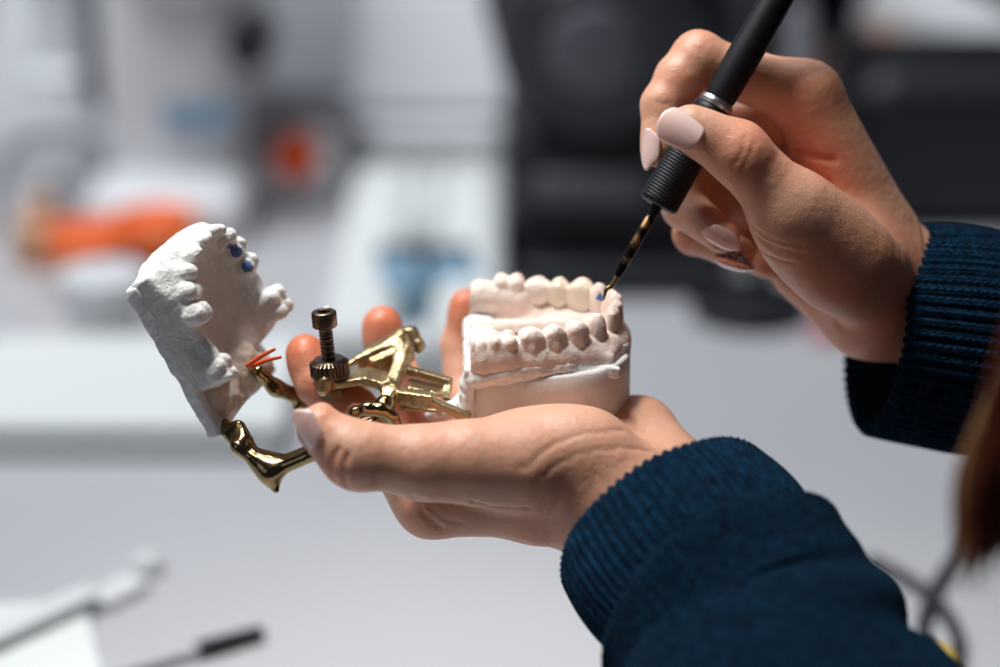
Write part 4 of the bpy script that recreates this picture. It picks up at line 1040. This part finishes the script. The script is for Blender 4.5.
# --- black grinding machine (centre)
x, y, wd = foot(506, 700, 300); x += .004
k = thing('grinding_machine', 'large rounded black grinding machine behind the brush tip', 'machine', (x, y+.16, Z))
def sdfpart(name, prims, m, parent, h=4.0):
    lo = np.min([q[0].lo for q in prims if len(q) < 3], 0)-3*h; hi = np.max([q[0].hi for q in prims if len(q) < 3], 0)+3*h
    g = Grid(lo, hi, h); D = g.new()
    for q in prims: put(g, D, q[0], q[1], sub=len(q) > 2)
    V, F = nets(D, g); V = relax(V, F, 2); return link(name, V/1000, F, m, parent)
X, Y, ZZ = x*1000, y*1000, Z*1000
sdfpart('motor_housing', [(ell((X+5, Y+130, ZZ+175), (88, 95, 80)), 0), (rbox((X, Y+120, ZZ+55), (70, 85, 56), 22), 30), (cap((X+20, Y+120, ZZ+200), (X+80, Y+160, ZZ+330), 52, 44), 30)], M['dark'], k)
lathe_link('wheel_guard', (x-.01, y+.055, Z+.17), (x-.01, y+.015, Z+.165), [(0, .062), (.4, .066), (.8, .063), (.85, .050), (1, .046)], M['darkgrey'], k)
lathe_link('grey_gloss_disc', (x-.012, y+.014, Z+.165), (x-.012, y+.002, Z+.164), [(0, .030), (.8, .028), (1, .022)], M['slate'], k)  # grey disc added as a soft reflection on the housing
box_part('grey_gloss_panel', (x-.012, y+.030, Z+.068), (.075, .02, .022), M['slate'], k, bevel=.006)  # grey band added as a lower reflection on the housing
box_part('base', (x+.01, y+.10, Z+.012), (.14, .20, .024), M['dark'], k, bevel=.008)
a = T(748, 316); k = thing('lamp_base', 'flat round black base on the table below the brush hand', 'base', (a[0], a[1], Z))
lathe_link('disc', (a[0], a[1], Z), (a[0], a[1], Z+.016), [(0, .036), (.3, .0385), (.8, .0375), (1, .030)], M['dark'], k); cyl_part('pole', (a[0]+.01, a[1]+.01, Z+.016), (a[0]+.012, a[1]+.012, Z+.26), .007, M['dark'], k)
# --- right side: dark chair, clutter
x, y, wd = foot(845, 1100, 262); y += .05
k = thing('instrument_case', 'large black case standing at the right behind the sleeve', 'case', (x, y+.15, Z)); h = hgt(262, 70, y)*.84
sdfpart('case_body', [(rbox(((x)*1000, (y+.08)*1000, ZZ+h*500), (wd*480, 72, h*500), 34), 0)], M['dark'], k, 6.0)
box_part('handle', (x, y+.02, Z+h*.62), (.09, .02, .018), M['darkgrey'], k, bevel=.006)
rr = random.Random(11)
x0s = [(708, 138, 'bluepl', .017, .10), (750, 132, 'darkgrey', .019, .16), (792, 138, 'grey', .016, .12), (826, 132, 'tan', .011, .07), (856, 138, 'grey', .014, .09), (888, 134, 'offwhite', .013, .06)]
names_ = ['dusty blue bottle left in the row behind the hand', 'tall charcoal bottle in the row behind the hand', 'mid grey bottle in the row behind the hand', 'tan bottle in the row behind the knuckles', 'grey bottle right of the tan bottle', 'small pale grey bottle nearest to the black case']
for (px, py, mm, r_, hh), lab in zip(x0s, names_):
    a = T(px, py); k = thing('bottle', lab, 'bottle', (a[0], a[1], Z), 'bottles at the back of the table')
    lathe_link('bottle_body', (a[0], a[1], Z), (a[0], a[1], Z+hh), [(0, r_*.94), (.03, r_), (.74, r_), (.9, r_*.6), (1, r_*.42)], M[mm], k); cyl_part('cap', (a[0], a[1], Z+hh), (a[0], a[1], Z+hh+.025), r_*.48, M['darkgrey'], k)
a = T(800, 100); x, y, wd = foot(600, 1150, 118)
k = thing('equipment_rack', 'dark charcoal rack at the back right of the table', 'rack', (x, y+.2, Z))
box_part('back_panel', (x, y+.34, Z+.24), (wd, .02, .48), M['dark'], k); 
for zz in (.02, .22, .44): box_part('shelf', (x, y+.2, Z+zz), (wd, .28, .016), M['dark'], k, bevel=.003)
for s_ in (-1, 1): box_part('side_panel', (x+s_*wd/2, y+.2, Z+.24), (.016, .28, .48), M['dark'], k, bevel=.003)
q = at_y(925, 42, y+.0); k = thing('towel_roll', 'pale roll with a tan end at the top right', 'roll', (q[0], y-.07, Z))
q0, q1 = at_y(880, -10, y-.06), at_y(1030, 75, y-.12)
cyl_part('roll', q0, q1, .036, M['white'], k, bev=.02); cyl_part('wrapper', q0*.99+q1*.01-np.array([0, .012, .022]), q0*.35+q1*.65-np.array([0, .012, .022]), .026, M['tan'], k)
box_part('roll_stand', ((q0[0]+q1[0])/2, y-.06, (Z+q1[2])/2), (.05, .05, q1[2]-Z), M['darkgrey'], k)
a = T(832, 340); k = thing('eraser', 'small pink block on the table behind the wrist', 'eraser', (a[0], a[1], Z)); 
box_part('eraser_body', (a[0], a[1], Z+.005), (.026, .014, .010), M['pink'], k, bevel=.003)

# --- lower left: paper, spatula, dark-tipped probe, clear cap
a, b, c_ = T(-30, 612), T(84, 606), T(108, 700)
pv = np.array([a, b, c_, T(-40, 720)]); bm = bmesh.new(); vs_ = [bm.verts.new(p_) for p_ in pv]; fc_ = bm.faces.new(vs_); r_ = bmesh.ops.extrude_face_region(bm, geom=[fc_])
bmesh.ops.translate(bm, vec=(0, 0, .004), verts=[v_ for v_ in r_['geom'] if isinstance(v_, bmesh.types.BMVert)])
setp(bm_link('paper_pad', bm, M['paper'], bevel=.0008), 'white pad of paper at the bottom left corner', 'pad')
k = thing('spatula', 'flat polished metal spatula lying across the corner of the paper pad', 'spatula', T(40, 612))
p0, p1 = T(-25, 643, Z+.010), T(92, 592, Z+.009); dv = p1-p0; L_ = np.linalg.norm(dv); mid = (p0+p1)/2; an = math.atan2(dv[1], dv[0])
bm = bmesh.new(); bx(bm, mid, (L_, .0135, .004), an); bm_link('blade', bm, M['pale'], k, bevel=.0014)
setp(k, 'flat pale spatula lying across the corner of the paper pad')
cyl_part('handle', p0-dv*.8, p0+dv*.02, .005, M['steel'], k)
k = thing('probe', 'thin metal probe with a black tip lying at the bottom left', 'probe', T(200, 648))
p0, p1, p2 = T(120, 672, Z+.004), T(198, 650, Z+.004), T(262, 632, Z+.004)
cyl_part('shaft', p0-(p1-p0)*1.5, p1, .0021, M['offwhite'], k, .0024); cyl_part('tip', p1, p2, .0042, M['dark'], k, .0034, bev=.2)
a = T(148, 572); v, f = lathe((a[0], a[1], Z), (a[0], a[1], Z+.009), [(0, .0075), (.2, .008), (1, .0072)], 40); setp(link('clear_cap', v, f, M['pale']), 'small clear plastic cap beside the spatula end', 'cap')
bm = bmesh.new(); p0, p1 = T(96, 603, Z+.003), T(140, 580, Z+.003); dv = p1-p0; bx(bm, (p0+p1)/2, (np.linalg.norm(dv), .016, .005), math.atan2(dv[1], dv[0])); setp(bm_link('plastic_strip', bm, M['pale'], bevel=.001), 'pale plastic strip between the spatula and the clear cap', 'strip')
# --- cables at the right, on the table below the hair
cp = [T(px, py, Z+.0035) for px, py in ((1080, 480), (1000, 520), (965, 548), (940, 580), (925, 612), (923, 640), (935, 668), (952, 672), (958, 640), (945, 612), (925, 592), (900, 575), (870, 560))]
setp(cable('power_cable', cp, .0034, M['darkgrey']), 'dark looping cable on the table below the hair', 'cable')
a0, a1 = T(950, 668, Z+.008), T(938, 652, Z+.010); v, f = lathe(a0, a1, [(0, .004), (.1, .005), (.9, .005), (1, .003)], 24); setp(link('plug', v, f, M['yellow']), 'small yellow plug at the end of the cable', 'plug')
